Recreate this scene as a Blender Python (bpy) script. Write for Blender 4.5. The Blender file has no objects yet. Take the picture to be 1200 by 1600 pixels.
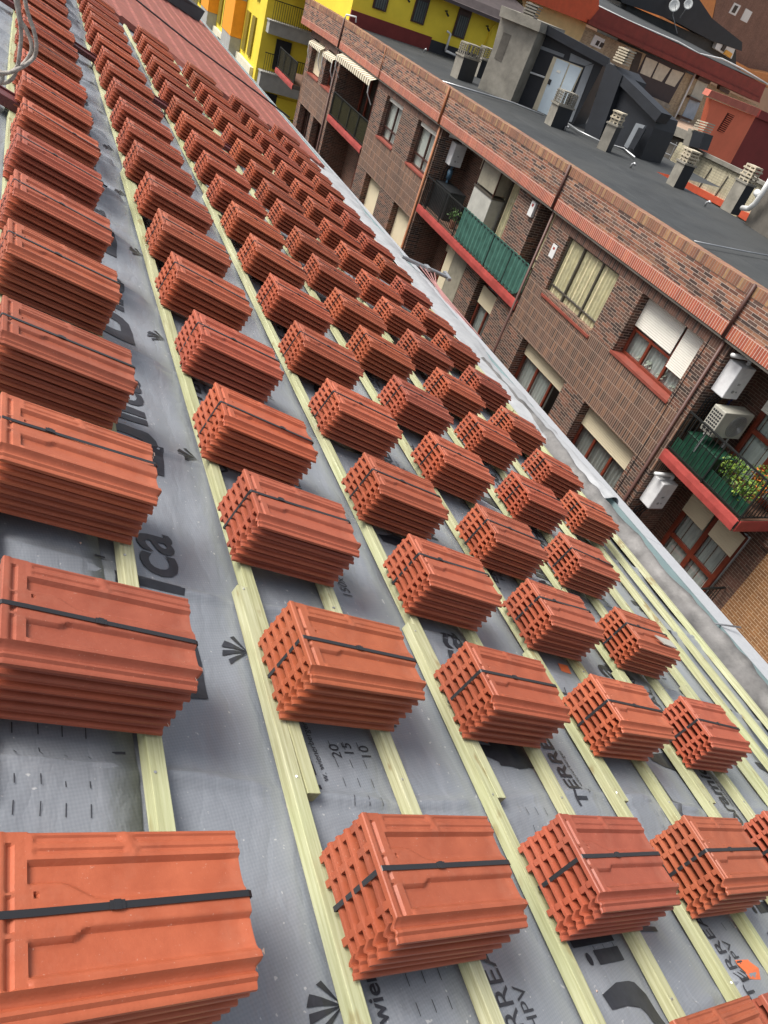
import bpy, bmesh, math, random
from mathutils import Vector, Matrix
random.seed(7)
S = bpy.context.scene
COL = S.collection
# ------------------------------------------------------------------ camera
CM = Matrix(((0.8943283, -0.3355538, 0.2959401), (0.0059954, -0.6524025, -0.757849), (0.4473711, 0.6795401, -0.5814502)))
CP = Vector((-0.6771458, -0.6904577, 1.4588242))
FPX = 1138.63
cam = bpy.data.cameras.new('camera'); camo = bpy.data.objects.new('camera', cam); COL.objects.link(camo)
R = Matrix((CM[0], -CM[1], -CM[2])).transposed()
camo.matrix_world = Matrix.Translation(CP) @ R.to_4x4()
cam.sensor_fit = 'VERTICAL'; cam.sensor_height = 24.0; cam.lens = 24.0 * FPX / 1600
cam.clip_start = 0.05; cam.clip_end = 900
S.camera = camo
# ------------------------------------------------------------------ sky and sun
W = bpy.data.worlds.new("World"); S.world = W; W.use_nodes = True
wn = W.node_tree.nodes; wl = W.node_tree.links
sky = wn.new('ShaderNodeTexSky'); sky.sky_type = 'NISHITA'; sky.sun_disc = False
SUN_EL, SUN_AZ = math.radians(58), math.radians(-66)     # azimuth from +Y towards +X
sky.sun_elevation = SUN_EL; sky.sun_rotation = SUN_AZ
sky.air_density = 1.0; sky.dust_density = 4.0; sky.ozone_density = 0.6
hsv = wn.new('ShaderNodeHueSaturation'); hsv.inputs['Saturation'].default_value = 0.35
wl.new(sky.outputs[0], hsv.inputs['Color'])
wl.new(hsv.outputs[0], wn['Background'].inputs[0]); wn['Background'].inputs[1].default_value = 0.115
sl = bpy.data.lights.new('sun', 'SUN'); sl.energy = 2.6; sl.angle = math.radians(28); sl.color = (1.0, 0.95, 0.88)
so = bpy.data.objects.new('sun', sl); COL.objects.link(so)
sd = Vector((math.sin(SUN_AZ) * math.cos(SUN_EL), math.cos(SUN_AZ) * math.cos(SUN_EL), math.sin(SUN_EL)))
so.rotation_euler = sd.to_track_quat('Z', 'Y').to_euler(); so.location = (0, 0, 30)
S.view_settings.view_transform = 'Standard'; S.view_settings.look = 'None'
S.view_settings.exposure = 0.62; S.view_settings.gamma = 1.0

# ------------------------------------------------------------------ measuring helpers
def ray(px, py):
    return CM.transposed() @ Vector(((px - 600) / FPX, (py - 800) / FPX, 1.0))
def atx(px, py, X): r = ray(px, py); return CP + r * ((X - CP.x) / r.x)
def aty(px, py, Y): r = ray(px, py); return CP + r * ((Y - CP.y) / r.y)
def atz(px, py, Z): r = ray(px, py); return CP + r * ((Z - CP.z) / r.z)
class VPlane:                      # an upright plane: through a point, along a level direction
    def __init__(s, p, d):
        s.p = p; s.d = Vector((d.x, d.y, 0)).normalized(); s.n = Vector((s.d.y, -s.d.x, 0))
        if s.n.dot(CP - p) < 0: s.n = -s.n
    def __call__(s, px, py, out=0.0):
        r = ray(px, py); q = s.p + s.n * out
        return CP + r * ((q - CP).dot(s.n) / r.dot(s.n))
def facing(px, py, dist, vpx):
    vpy = -293 + 0.3906 * (vpx - 38); c = ray(px, py)
    return VPlane(CP + c * dist, ray(vpx, vpy))

# ------------------------------------------------------------------ mesh helpers
class MB:
    def __init__(s): s.v = []; s.f = []; s.m = []
    def add(s, vs, fs, mi=0):
        o = len(s.v); s.v += [tuple(v) for v in vs]; s.f += [tuple(o + i for i in f) for f in fs]; s.m += [mi] * len(fs); return s
    def box(s, a, b, mi=0):
        x0, y0, z0 = (min(a[i], b[i]) for i in range(3)); x1, y1, z1 = (max(a[i], b[i]) for i in range(3))
        return s.add([(x0,y0,z0),(x1,y0,z0),(x1,y1,z0),(x0,y1,z0),(x0,y0,z1),(x1,y0,z1),(x1,y1,z1),(x0,y1,z1)],
                     [(0,3,2,1),(4,5,6,7),(0,1,5,4),(1,2,6,5),(2,3,7,6),(3,0,4,7)], mi)
    def prism(s, pts, ext, mi=0):
        n = len(pts); ext = Vector(ext); a = [Vector(p) for p in pts]; b = [p + ext for p in a]
        return s.add(a + b, [tuple(range(n))[::-1], tuple(range(n, 2 * n))] + [(i, (i+1) % n, n + (i+1) % n, n + i) for i in range(n)], mi)
    def bar(s, p, q, w, h=None, up=(0,0,1), mi=0):
        p = Vector(p); q = Vector(q); d = (q - p).normalized(); u = Vector(up)
        if abs(d.dot(u)) > .95: u = Vector((1,0,0))
        h = h or w; a = d.cross(u).normalized() * w / 2; b = a.cross(d).normalized() * h / 2
        vs = [p-a-b, p+a-b, p+a+b, p-a+b, q-a-b, q+a-b, q+a+b, q-a+b]
        return s.add(vs, [(0,1,2,3),(7,6,5,4),(4,5,1,0),(5,6,2,1),(6,7,3,2),(7,4,0,3)], mi)
    def tube(s, pts, r, n=8, mi=0, cap=True):
        pts = [Vector(p) for p in pts]; vs = []; fs = []; N = len(pts)
        ref = None
        for i, p in enumerate(pts):
            d = (pts[min(i+1, N-1)] - pts[max(i-1, 0)]).normalized()
            if ref is None: ref = d.orthogonal().normalized()
            ref = (ref - d * ref.dot(d)).normalized(); b = d.cross(ref)
            rr = r[i] if isinstance(r, (list, tuple)) else r
            for k in range(n):
                t = 2 * math.pi * k / n; vs.append(p + (ref * math.cos(t) + b * math.sin(t)) * rr)
        for i in range(N - 1):
            for k in range(n):
                fs.append((i*n + k, i*n + (k+1) % n, (i+1)*n + (k+1) % n, (i+1)*n + k))
        if cap: fs += [tuple(range(n))[::-1], tuple(range((N-1)*n, N*n))]
        return s.add(vs, fs, mi)
    def mesh(s, name, smooth=False):
        me = bpy.data.meshes.new(name); me.from_pydata(s.v, [], s.f)
        for i, p in enumerate(me.polygons): p.material_index = s.m[i]; p.use_smooth = smooth
        bm = bmesh.new(); bm.from_mesh(me); bmesh.ops.recalc_face_normals(bm, faces=bm.faces); bm.to_mesh(me); bm.free()
        return me
    def build(s, name, mat, parent=None, smooth=False, bevel=0):
        me = s.mesh(name, smooth)
        for m in (mat if isinstance(mat, (list, tuple)) else [mat]): me.materials.append(m)
        return link(name, me, parent, bevel)
def link(name, me, parent=None, bevel=0):
    o = bpy.data.objects.new(name, me); COL.objects.link(o)
    if parent is not None: o.parent = parent
    if bevel:
        b = o.modifiers.new('bevel', 'BEVEL'); b.width = bevel; b.segments = 2; b.limit_method = 'ANGLE'
    return o
def tag(o, label=None, cat=None, group=None, kind=None):
    if label: o['label'] = label
    if cat: o['category'] = cat
    if group: o['group'] = group
    if kind: o['kind'] = kind
    return o
def thing(name, label, cat, loc=(0,0,0), group=None, mat=None):
    o = bpy.data.objects.new(name, None); COL.objects.link(o); o.empty_display_size = .2
    if mat is not None: o.matrix_world = mat
    else: o.location = loc
    return tag(o, label, cat, group)
def grid(nx, ny, fn):
    vs = [fn(i, j) for j in range(ny) for i in range(nx)]
    fs = [(j*nx+i, j*nx+i+1, (j+1)*nx+i+1, (j+1)*nx+i) for j in range(ny-1) for i in range(nx-1)]
    return vs, fs
def smooth01(t): t = max(0.0, min(1.0, t)); return t*t*(3-2*t)
def vnoise(x, y, seed=0):
    def h(i, j):
        n = (i * 374761393 + j * 668265263 + seed * 1442695041) & 0xffffffff
        n = ((n ^ (n >> 13)) * 1274126177) & 0xffffffff
        return ((n ^ (n >> 16)) & 0xffff) / 65535.0
    i, j = math.floor(x), math.floor(y); fx, fy = smooth01(x - i), smooth01(y - j)
    return (h(i,j)*(1-fx)+h(i+1,j)*fx)*(1-fy) + (h(i,j+1)*(1-fx)+h(i+1,j+1)*fx)*fy

# ------------------------------------------------------------------ materials
class NT:
    def __init__(s, name, rough=.6, metal=0, spec=None):
        s.m = bpy.data.materials.new(name); s.m.use_nodes = True; s.n = s.m.node_tree.nodes; s.l = s.m.node_tree.links
        s.b = s.n['Principled BSDF']; s.b.inputs['Roughness'].default_value = rough; s.b.inputs['Metallic'].default_value = metal
        if spec is not None: s.b.inputs['Specular IOR Level'].default_value = spec
    def new(s, t, **k):
        n = s.n.new(t)
        for a, v in k.items(): setattr(n, a, v)
        return n
    def set(s, sock, v):
        if isinstance(v, bpy.types.NodeSocket): s.l.new(v, sock)
        else:
            if hasattr(v, '__len__') and len(v) == 3 and sock.type == 'RGBA': v = (*v, 1)
            sock.default_value = v
    def pos(s, kind='Position'):
        return s.new('ShaderNodeNewGeometry').outputs['Position'] if kind == 'Position' else s.new('ShaderNodeTexCoord').outputs['Object']
    def mapv(s, v, scale=(1,1,1), rot=(0,0,0)):
        n = s.new('ShaderNodeMapping'); s.set(n.inputs[0], v); n.inputs['Scale'].default_value = scale; n.inputs['Rotation'].default_value = rot; return n.outputs[0]
    def noise(s, v, scale, detail=4, rough=.6):
        n = s.new('ShaderNodeTexNoise'); s.set(n.inputs['Vector'], v); n.inputs['Scale'].default_value = scale
        n.inputs['Detail'].default_value = detail; n.inputs['Roughness'].default_value = rough; return n.outputs[0]
    def ramp(s, v, stops):
        n = s.new('ShaderNodeValToRGB'); s.set(n.inputs[0], v); e = n.color_ramp.elements
        while len(e) < len(stops): e.new(.5)
        for k, (p, c) in zip(e, stops): k.position = p; k.color = (*c, 1) if len(c) == 3 else c
        return n.outputs[0]
    def mix(s, f, a, b, mode='MIX'):
        n = s.new('ShaderNodeMix', data_type='RGBA', blend_type=mode); s.set(n.inputs[0], f); s.set(n.inputs[6], a); s.set(n.inputs[7], b); return n.outputs[2]
    def math(s, op, a, b=0.0, c=0.0):
        n = s.new('ShaderNodeMath', operation=op); s.set(n.inputs[0], a); s.set(n.inputs[1], b); s.set(n.inputs[2], c); return n.outputs[0]
    def bump(s, h, strength=.3, dist=.01):
        n = s.new('ShaderNodeBump'); n.inputs['Strength'].default_value = strength; n.inputs['Distance'].default_value = dist
        s.set(n.inputs['Height'], h); s.l.new(n.outputs[0], s.b.inputs['Normal'])
    def col(s, v): s.set(s.b.inputs['Base Color'], v)
def paint(name, c, rough=.6, metal=0, var=.15, scale=3.0, bump=.1, spec=None):
    t = NT(name, rough, metal, spec); p = t.pos()
    n = t.noise(p, scale, 5, .65); d = tuple(x * (1 - var) for x in c); e = tuple(min(1, x * (1 + var)) for x in c)
    c1 = t.ramp(n, [(.3, d), (.7, e)])
    t.col(c1)
    if bump: t.bump(t.noise(p, 60, 3), bump, .004)
    return t.m
def brick(name, cols, mortar, bw=.24, bh=.062, off=.5, gap=.010, rough=.8, vertical=False, shift=0.0):
    t = NT(name, rough); p = t.pos()
    sx = t.new('ShaderNodeSeparateXYZ'); t.set(sx.inputs[0], p)
    u = t.math('ADD', sx.outputs[0], sx.outputs[1]); u = t.math('ADD', u, shift)
    cb = t.new('ShaderNodeCombineXYZ'); t.set(cb.inputs[0], u); t.set(cb.inputs[1], sx.outputs[2])
    b = t.new('ShaderNodeTexBrick'); t.set(b.inputs['Vector'], cb.outputs[0]); b.offset = off; b.squash = 1; b.offset_frequency = 2
    b.inputs['Scale'].default_value = 1; b.inputs['Brick Width'].default_value = bw; b.inputs['Row Height'].default_value = bh
    b.inputs['Mortar Size'].default_value = gap * .5; b.inputs['Mortar Smooth'].default_value = .1; b.inputs['Bias'].default_value = 0
    b.inputs['Color1'].default_value = (0,0,0,1); b.inputs['Color2'].default_value = (1,1,1,1); b.inputs['Mortar'].default_value = (.5,.5,.5,1)
    k = len(cols); c = t.ramp(b.outputs['Color'], [((i + .5) / k, q) for i, q in enumerate(cols)])
    n = t.noise(p, 25, 5); c = t.mix(.35, c, t.ramp(n, [(.3, (.35,.35,.35)), (.7, (1,1,1))]), 'MULTIPLY')
    ns = t.noise(t.mapv(p, (5, 5, .5)), 1.5, 5, .6); c = t.mix(.55, c, t.ramp(ns, [(.38, (.62,.60,.58)), (.6, (1,1,1)), (.8, (1.0,.97,.93))]), 'MULTIPLY'); n2 = t.noise(p, .9, 4); c = t.mix(.5, c, t.ramp(n2, [(.35, (.6,.58,.56)), (.6, (1,1,1))]), 'MULTIPLY')
    c = t.mix(b.outputs['Fac'], c, mortar); t.col(c)
    t.bump(t.math('SUBTRACT', 1.0, b.outputs['Fac']), .6, .008)
    return t.m

def mat_terracotta(name, dark=1.0):
    t = NT(name, .42, 0, .4); p = t.pos('Object'); oi = t.new('ShaderNodeObjectInfo')
    n = t.noise(p, 9, 5, .6); base = t.ramp(n, [(.3, (.36*dark,.090*dark,.044*dark)), (.7, (.48*dark,.134*dark,.068*dark))])
    r = t.ramp(oi.outputs['Random'], [(0, (.78,.76,.80)), (.5, (1,1,1)), (1, (1.0,.90,.82))])
    c = t.mix(1.0, base, r, 'MULTIPLY'); c = t.mix(1.0, c, oi.outputs['Color'], 'MULTIPLY')
    sp = t.noise(p, 240, 2, .5); c = t.mix(t.ramp(sp, [(.70, (0,0,0)), (.78, (.5,.5,.5))]), c, (.62,.42,.33))
    du = t.noise(p, 3.2, 6, .75); c = t.mix(t.ramp(du, [(.55, (0,0,0)), (.75, (.22,.22,.22))]), c, (.50,.25,.17))
    t.col(c); t.set(t.b.inputs['Roughness'], t.ramp(n, [(.3, (.40,)*3), (.7, (.58,)*3)]))
    t.bump(t.math('ADD', t.noise(p, 140, 4), t.math('MULTIPLY', t.noise(p, 12, 4), 1.5)), .22, .0025); return t.m
def mat_membrane():
    t = NT('underlay_membrane', .38, 0, .65); p = t.pos('Object')
    n = t.noise(p, 1.3, 6, .6); c = t.ramp(n, [(.3, (.185,.205,.235)), (.7, (.235,.255,.285))])
    st = t.noise(t.mapv(p, (6, 1.2, 1)), 2.2, 6, .7); c = t.mix(t.ramp(st, [(.52, (0,0,0)), (.75, (.35,.35,.35))]), c, (.36,.37,.40))
    sp = t.noise(p, 60, 2, .5); c = t.mix(t.ramp(sp, [(.71, (0,0,0)), (.75, (.7,.7,.7))]), c, (.55,.55,.55))
    # embossed diamond weave
    r = t.mapv(p, (1,1,1), (0,0,math.radians(32))); sx = t.new('ShaderNodeSeparateXYZ'); t.set(sx.inputs[0], r)
    a = t.math('SINE', t.math('MULTIPLY', sx.outputs[0], 520.0)); b = t.math('SINE', t.math('MULTIPLY', sx.outputs[1], 520.0))
    m = t.math('MULTIPLY', a, b); c = t.mix(t.math('MULTIPLY_ADD', m, .09, .08), c, (.42,.44,.48)); t.col(c)
    rd = t.math('ABSOLUTE', t.math('SUBTRACT', t.noise(t.mapv(p, (1, 2.2, 1), (0,0,.25)), 3.2, 5, .55), .5)); rd2 = t.math('ABSOLUTE', t.math('SUBTRACT', t.noise(t.mapv(p, (2.6, 1, 1), (0,0,-.5)), 4.5, 4, .5), .5)); w = t.math('ADD', t.math('MULTIPLY', m, .05), t.math('ADD', t.math('MINIMUM', t.math('MULTIPLY', rd, 9.0), 1.0), t.math('MINIMUM', t.math('MULTIPLY', rd2, 11.0), 1.0))); t.bump(w, .17, .006)
    t.set(t.b.inputs['Roughness'], t.ramp(n, [(.3, (.33,)*3), (.7, (.42,)*3)])); return t.m
def mat_wood():
    t = NT('treated_pine', .7); p = t.pos('Object'); oi = t.new('ShaderNodeObjectInfo')
    g = t.noise(t.mapv(p, (38, 1.1, 30)), 2.6, 7, .7)
    c = t.ramp(g, [(.28, (.27,.25,.13)), (.5, (.46,.455,.28)), (.72, (.60,.60,.42))])
    k = t.noise(t.mapv(p, (9, 3.5, 9)), 2.0, 3, .5); c = t.mix(t.ramp(k, [(.62, (0,0,0)), (.70, (.7,.7,.7))]), c, (.26,.17,.07))
    gr = t.noise(p, 1.7, 4); c = t.mix(t.ramp(gr, [(.4, (0,0,0)), (.7, (.35,.35,.35))]), c, (.42,.50,.24))
    r = t.ramp(oi.outputs['Random'], [(0, (.9,.9,.84)), (1, (1,1,1))]); c = t.mix(1.0, c, r, 'MULTIPLY')
    t.col(c); t.bump(g, .25, .003); return t.m
TERRA = mat_terracotta('terracotta'); TERRA2 = paint('terracotta_laid', (.29,.085,.06), .6, var=.3, scale=7, bump=.3)
MEMB = mat_membrane(); WOOD = mat_wood()
STRAP = paint('strap_plastic', (.022,.022,.025), .35, bump=0)
INK = paint('print_ink', (.028,.03,.038), .45, var=.3, scale=30, bump=.05)
INK2 = paint('print_ink_fine', (.035,.037,.045), .5, bump=0)
LEAD = paint('lead_flashing', (.15,.145,.14), .5, .15, var=.55, scale=4, bump=.3)
FLAP = paint('pale_fleece', (.40,.41,.42), .6, var=.12, scale=9, bump=.25)
COPE = paint('white_coping', (.50,.52,.54), .5, var=.1, scale=30, bump=.15)
TEAL = paint('gutter_zinc', (.20,.27,.28), .45, .2, var=.12)
MAROONP = paint('maroon_paint', (.12,.028,.028), .45, var=.2)
STEEL = paint('galvanised_steel', (.45,.46,.47), .4, .7, var=.15)
DARKST = paint('dark_metal', (.03,.033,.038), .45, .3)
TAPE = paint('orange_tape', (.75,.17,.06), .5, var=.15, bump=0)
ROPE = paint('rope_fibre', (.34,.31,.28), .85, var=.35, scale=90, bump=.6)
HOOD = paint('slate_grey_metal', (.05,.06,.075), .5, .2)
WHITEP = paint('white_plastic', (.72,.73,.72), .35, var=.05, bump=0)
FELT = None
B_PAR = brick('brick_parapet', [(.09,.055,.045),(.30,.12,.075),(.40,.17,.10),(.24,.12,.08),(.13,.085,.07),(.44,.22,.13)], (.46,.38,.32))
B_WALL = brick('brick_wall', [(.055,.036,.030),(.20,.09,.06),(.29,.13,.08),(.09,.052,.04),(.17,.10,.072),(.07,.044,.036)], (.40,.32,.26))
B_DARK = brick('brick_recess', [(.14,.08,.06),(.25,.12,.085),(.19,.10,.07)], (.32,.25,.19))
B_STACK = brick('brick_stack_bond', [(.11,.068,.052),(.21,.11,.075),(.15,.088,.065),(.29,.15,.09)], (.40,.30,.23), bw=.062, bh=.25, off=0, gap=.012)
B_SOLD = brick('brick_soldier', [(.08,.05,.042),(.17,.08,.055),(.12,.062,.048),(.20,.10,.07)], (.24,.18,.14), bw=.066, bh=.42, off=0)
B_RED = brick('brick_red_band', [(.50,.12,.065),(.40,.095,.055),(.55,.16,.08)], (.62,.46,.38), bw=.066, bh=.30, off=0, gap=.014)
B_CAP = brick('brick_cap', [(.30,.13,.08),(.42,.19,.10),(.22,.10,.07),(.50,.30,.14),(.34,.15,.09)], (.30,.25,.20), bw=.066, bh=.5, off=0)
B_TAN = brick('brick_tan', [(.36,.17,.07),(.44,.21,.08),(.40,.19,.075)], (.62,.48,.32))
B_CREAM = brick('brick_cream', [(.46,.36,.22),(.58,.47,.30),(.40,.31,.20)], (.50,.43,.34), bw=.2, bh=.06)
B_BROWN = brick('brick_brown', [(.26,.14,.10),(.30,.17,.125),(.24,.125,.09)], (.30,.19,.15))
T_CREAM = brick('tile_cream', [(.72,.66,.46),(.78,.72,.52),(.74,.68,.48)], (.32,.28,.20), bw=.16, bh=.09, off=0, gap=.012, rough=.35)

# ------------------------------------------------------------------ the roof we stand on (roof frame: x down the slope, y along the eaves, z off the slope)
TH = 0.3582049
RM = Matrix(((math.cos(TH), 0, math.sin(TH)), (0, 1, 0), (-math.sin(TH), 0, math.cos(TH)))).to_4x4()
def rf(v, u, h): return RM @ Vector((v, u, h))
roof = thing('tenement_roof', 'pitched roof being retiled, grey printed underlay under pale battens, laid red tiles and a white gutter edge', 'roof', mat=RM)
HB, HM = -0.190, -0.234
RAFT = [-1.1 + .667 * k for k in range(60)]
def hm(v, u):
    k = round((u + 1.14) / .667); du = u - (-1.14 + .667 * k)
    amp = .9 + 1.3 * smooth01((u - 1) / 7)
    w = .035 * math.sin(v * 3.1 + k * 1.7)
    ridge = .021 * math.exp(-((du - w) / .016) ** 2) * (.5 + vnoise(v * 2.3, k * 3.1, 5))
    lap = .010 * math.exp(-((du - w + .06) / .05) ** 2)
    sag = -.014 * (1 - math.cos(2 * math.pi * du / .667)) * .5
    n = (vnoise(v * 6, u * 5, 1) - .5) * .012 + (vnoise(v * 17, u * 14, 2) - .5) * .004
    d = v + (vnoise(u * 1.5, v, 9) - .5) * .2
    n += .007 * (vnoise(u * 9 + v * 5, v * 2.2, 3) - .5)
    e = max(0, v - 3.3) * .02 * math.sin(u * 4 + 3 * math.sin(u * 1.3))
    bx = (v + .0025) / .37975; fb = abs(bx - round(bx)) * .37975
    pin = .35 + .65 * smooth01((fb - .025) / .05)
    return HM + (amp * (ridge + lap + n) + sag) * pin + e - .004
def region(v0, v1, u0, u1, dv, du):
    nx = max(2, int((v1 - v0) / dv) + 1); ny = max(2, int((u1 - u0) / du) + 1)
    return grid(nx, ny, lambda i, j: (v0 + (v1-v0)*i/(nx-1), u0 + (u1-u0)*j/(ny-1), hm(v0 + (v1-v0)*i/(nx-1), u0 + (u1-u0)*j/(ny-1))))
m = MB(); m.add(*region(-2.2, 4.12, -1.3, 6.0, .03, .014)); m.add(*region(-3.2, 4.12, 6.0, 12.9, .05, .018)); m.add(*region(-3.2, .75, 12.9, 24, .05, .03))
m.add(*region(-3.2, -2.2, -1.3, 6.0, .05, .05))
m.build('underlay', MEMB, roof, smooth=True)
# second layer: overlapping upper sheet edge along the eaves direction
def strip(v0, v1, u0, u1, lift, name):
    m = MB(); nx = 7; ny = int((u1-u0)/.03)
    m.add(*grid(nx, ny, lambda i, j: (v0 + (v1-v0)*i/(nx-1) + (.02*math.sin(u0*3+j*.11) if i == nx-1 else 0), u0 + (u1-u0)*j/(ny-1),
          hm(v0 + (v1-v0)*i/(nx-1), u0 + (u1-u0)*j/(ny-1)) + lift*(1 - .35*(i == nx-1)))))
    o = m.build(name, MEMB, roof, smooth=True); s = o.modifiers.new('s', 'SOLIDIFY'); s.thickness = .0016; return o
strip(-.9, -.40, -1.2, 12.8, .004, 'underlay_lap')
strip(1.62, 2.04, -1.2, 12.4, .004, 'underlay_lap')

# battens (nailed down) -------------------------------------------------------
def batten(v0, v1, u0, u1, top=HB, th=.038):
    m = MB(); n = max(2, int((u1 - u0) / .5)); w = .003
    pts = []
    for i in range(n + 1):
        u = u0 + (u1 - u0) * i / n; d = random.uniform(-w, w) * .6
        pts += [(v0 + d, u, top - th), (v1 + d, u, top - th), (v1 + d, u, top), (v0 + d, u, top)]
    f = [(0,1,2,3), tuple(n*4 + k for k in (3,2,1,0))]
    for i in range(n):
        for k in range(4): f.append((i*4+k, (i+1)*4+k, (i+1)*4+(k+1)%4, i*4+(k+1)%4))
    m.add(pts, f); return m.build('batten', WOOD, roof, bevel=.0025)
PV = .7595; BT = []
def sbatten(va, vb, u0, u1, w, top=HB, th=.038):
    m = MB(); n = max(2, int((u1 - u0) / .4)); pts = []; ph = random.uniform(0, 6)
    for i in range(n + 1):
        t = i / n; u = u0 + (u1 - u0) * t; d = va + (vb - va) * t + .0025 * math.sin(u * 1.7 + ph); z = top + random.uniform(-.0008, .0008)
        pts += [(d, u, z - th), (d + w, u, z - th), (d + w, u, z), (d, u, z)]
    f = [(0,1,2,3), tuple(n*4 + k for k in (3,2,1,0))]
    for i in range(n):
        for k in range(4): f.append((i*4+k, (i+1)*4+k, (i+1)*4+(k+1)%4, i*4+(k+1)%4))
    m.add(pts, f); return m.build('batten', WOOD, roof, bevel=.002)
for i in range(-4, 5):
    v = i * PV - (.045 if i == -1 else 0); ue = 22 if v < .3 else 12.45; w = .041
    sbatten(v - .004, v + .002, -1.25, .87 + .02 * i, w); a = .155 + .01 * i
    cuts = [4.6 + .35 * ((i * 5) % 3), 8.8 + .4 * ((i * 3) % 3), ue]; st = a
    for c in cuts: sbatten(v + (.043 if i != -1 else .06), v - .002 + (.085 if i == -1 else 0), st, min(c + .2, ue), w, HB - random.uniform(0, .001)); st = c - .2
    c = 2.4 + 1.3 * ((i * 7) % 4); vm = i * PV + .385; uem = 22 if v < -.1 else 12.45
    sbatten(vm, vm + .002, -1.25, c + .15, w); sbatten(vm + .046, vm, c - .15, uem, w)
batten(3.70, 3.745, -1.25, 12.3); batten(3.985, 4.03, -1.25, 4.4); batten(3.985, 4.03, 4.41, 12.3)
# nail heads
m = MB()
for i in range(-2, 10):
    for r_ in range(0, 14):
        v = i * PV / 2 + .02 if i % 2 == 0 else (i - 1) / 2 * PV + .395; u = -1.14 + .667 * r_ + random.uniform(-.02, .02)
        if -1.2 < u < 9: m.tube([(v + random.uniform(-.008, .008), u, HB), (v, u, HB + .0012)], .0035, 8)
m.build('nail_heads', STEEL, roof)

# printed lettering on the underlay -------------------------------------------
def decal(me, name, lift=.0034, step=.02, mat=INK):
    bm = bmesh.new(); bm.from_mesh(me)
    bmesh.ops.triangulate(bm, faces=bm.faces, ngon_method='EAR_CLIP')
    xs = [v.co.x for v in bm.verts]; ys = [v.co.y for v in bm.verts]
    if not xs: return
    for ax, lo, hi in ((0, min(xs), max(xs)), (1, min(ys), max(ys))):
        k = lo + step
        while k < hi:
            co = (k, 0, 0) if ax == 0 else (0, k, 0); no = (1,0,0) if ax == 0 else (0,1,0)
            bmesh.ops.bisect_plane(bm, geom=bm.verts[:] + bm.edges[:] + bm.faces[:], plane_co=co, plane_no=no); k += step
    for v in bm.verts: v.co.z = hm(v.co.x, v.co.y) + lift + lapz(v.co.x)
    m2 = bpy.data.meshes.new(name); bm.to_mesh(m2); bm.free(); m2.materials.clear(); m2.materials.append(mat)
    return link(name, m2, roof)
def lapz(v): return .0045 if (-.92 < v < -.38 or 1.60 < v < 2.06) else 0.0
_txt = {}
def text_mesh(s, size, bold=0.0, shear=0.0, sx=1.0):
    c = bpy.data.curves.new('t', 'FONT'); c.body = s; c.size = size; c.offset = bold; c.shear = shear; c.resolution_u = 3; c.fill_mode = 'FRONT'
    o = bpy.data.objects.new('t', c); COL.objects.link(o); bpy.context.view_layer.update()
    me = bpy.data.meshes.new_from_object(o.evaluated_get(bpy.context.evaluated_depsgraph_get())); bpy.data.objects.remove(o)
    for v in me.vertices: v.co.x *= sx
    return me
def print_text(s, v, u, size, bold=0.0, shear=0.0, sx=1.0, mat=INK):
    # baseline along +u, tops of the letters up the slope
    me = text_mesh(s, size, bold, shear, sx)
    for q in me.vertices: x, y = q.co.x, q.co.y; q.co = (v - y, u + x, 0)
    decal(me, 'printed_word', mat=mat)
def print_polys(polys, v, u, s=1.0, name='printed_emblem', mat=INK):
    m = MB()
    for P in polys:
        m.add([(v - y * s, u + x * s, 0) for x, y in P], [tuple(range(len(P)))])
    decal(m.mesh(name), name, mat=mat)
def fan():
    P = []
    for a, w, l in ((148, 6, .085), (172, 6.5, .09), (196, 9, .085), (228, 6.5, .07)):
        a0, a1 = math.radians(a - w), math.radians(a + w)
        P.append([(0, 0), (l * math.cos(a0), l * math.sin(a0)), (l * .92 * math.cos(a1), l * .92 * math.sin(a1))])
    return [[(-y, -x) for x, y in p] for p in P]
def leaf():
    out = []; inn = []
    for k in range(25):
        t = k / 24; x = .20 * t - .0; y = .0 + .16 * math.sin(math.pi * t ** .8) ** 1.0
        out.append((x, y))
    return [[(-.02,.20),(-.05,.12),(-.067,.029),(-.063,-.022),(.059,-.026),(.14,-.015),(.175,.01),(.182,.034),(.185,.10),(.165,.19),(.125,.18),(.125,.10),(.113,.045),(.094,.031),(.035,.031),(.027,.055),(.02,.13),(.025,.20)]]
DL = 'lca'
for ci, vb in enumerate((-.17, 1.10, 2.33, 3.58)):
    n = 13 if ci == 0 else 12
    for k in range(n):
        u0 = .52 + .94 * k + (0, -1.08, -1.02, -.99)[ci]
        if u0 < -1.2 or u0 > (17 if ci == 0 else 11.8): continue
        print_polys(leaf(), vb, u0, 1.0, 'printed_drop')
        print_polys([[(0,0),(.04,0),(.04,.13),(0,.13)], [(.002 + .018*(1+math.cos(t*math.pi/6)), .165 + .012*math.sin(t*math.pi/6)) for t in range(12)]], vb, u0 + .235, 1.0, 'printed_word')
        print_polys([[(0,0),(.045,0),(.045,.21),(0,.21)]], vb, u0 + .29, 1.0, 'printed_word')
        print_text('ca', vb, u0 + .355, .255, .004, 0, .95)
for ci, vb in enumerate((.13, 1.38, 2.62, 3.86)):
    for k in range(24 if ci == 0 else 13):
        u0 = -1.0 + .94 * k + (0, .0, .3, .2)[ci]
        if u0 > (13 if ci == 0 else 11.8): break
        if k % 2 == 0:
            if ci == 0:
                print_text('wienerberger', vb, u0 + .65, .058, .001)
                print_text('wienerberger', vb + .03, u0 + .2, .05, .0008)
            else:
                print_text('Koramic', vb, u0 + .73, .135, .003, .12, .82); print_text('wienerberger', vb + .035, u0 + .9, .03, 0, 0, 1, INK2)
        else:
            print_text('TERREAL', vb, u0 + .23, .105, .002, .0); print_text('w. wienerberger', vb + .035, u0 + .28, .03, 0, 0, 1, INK2)
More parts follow.
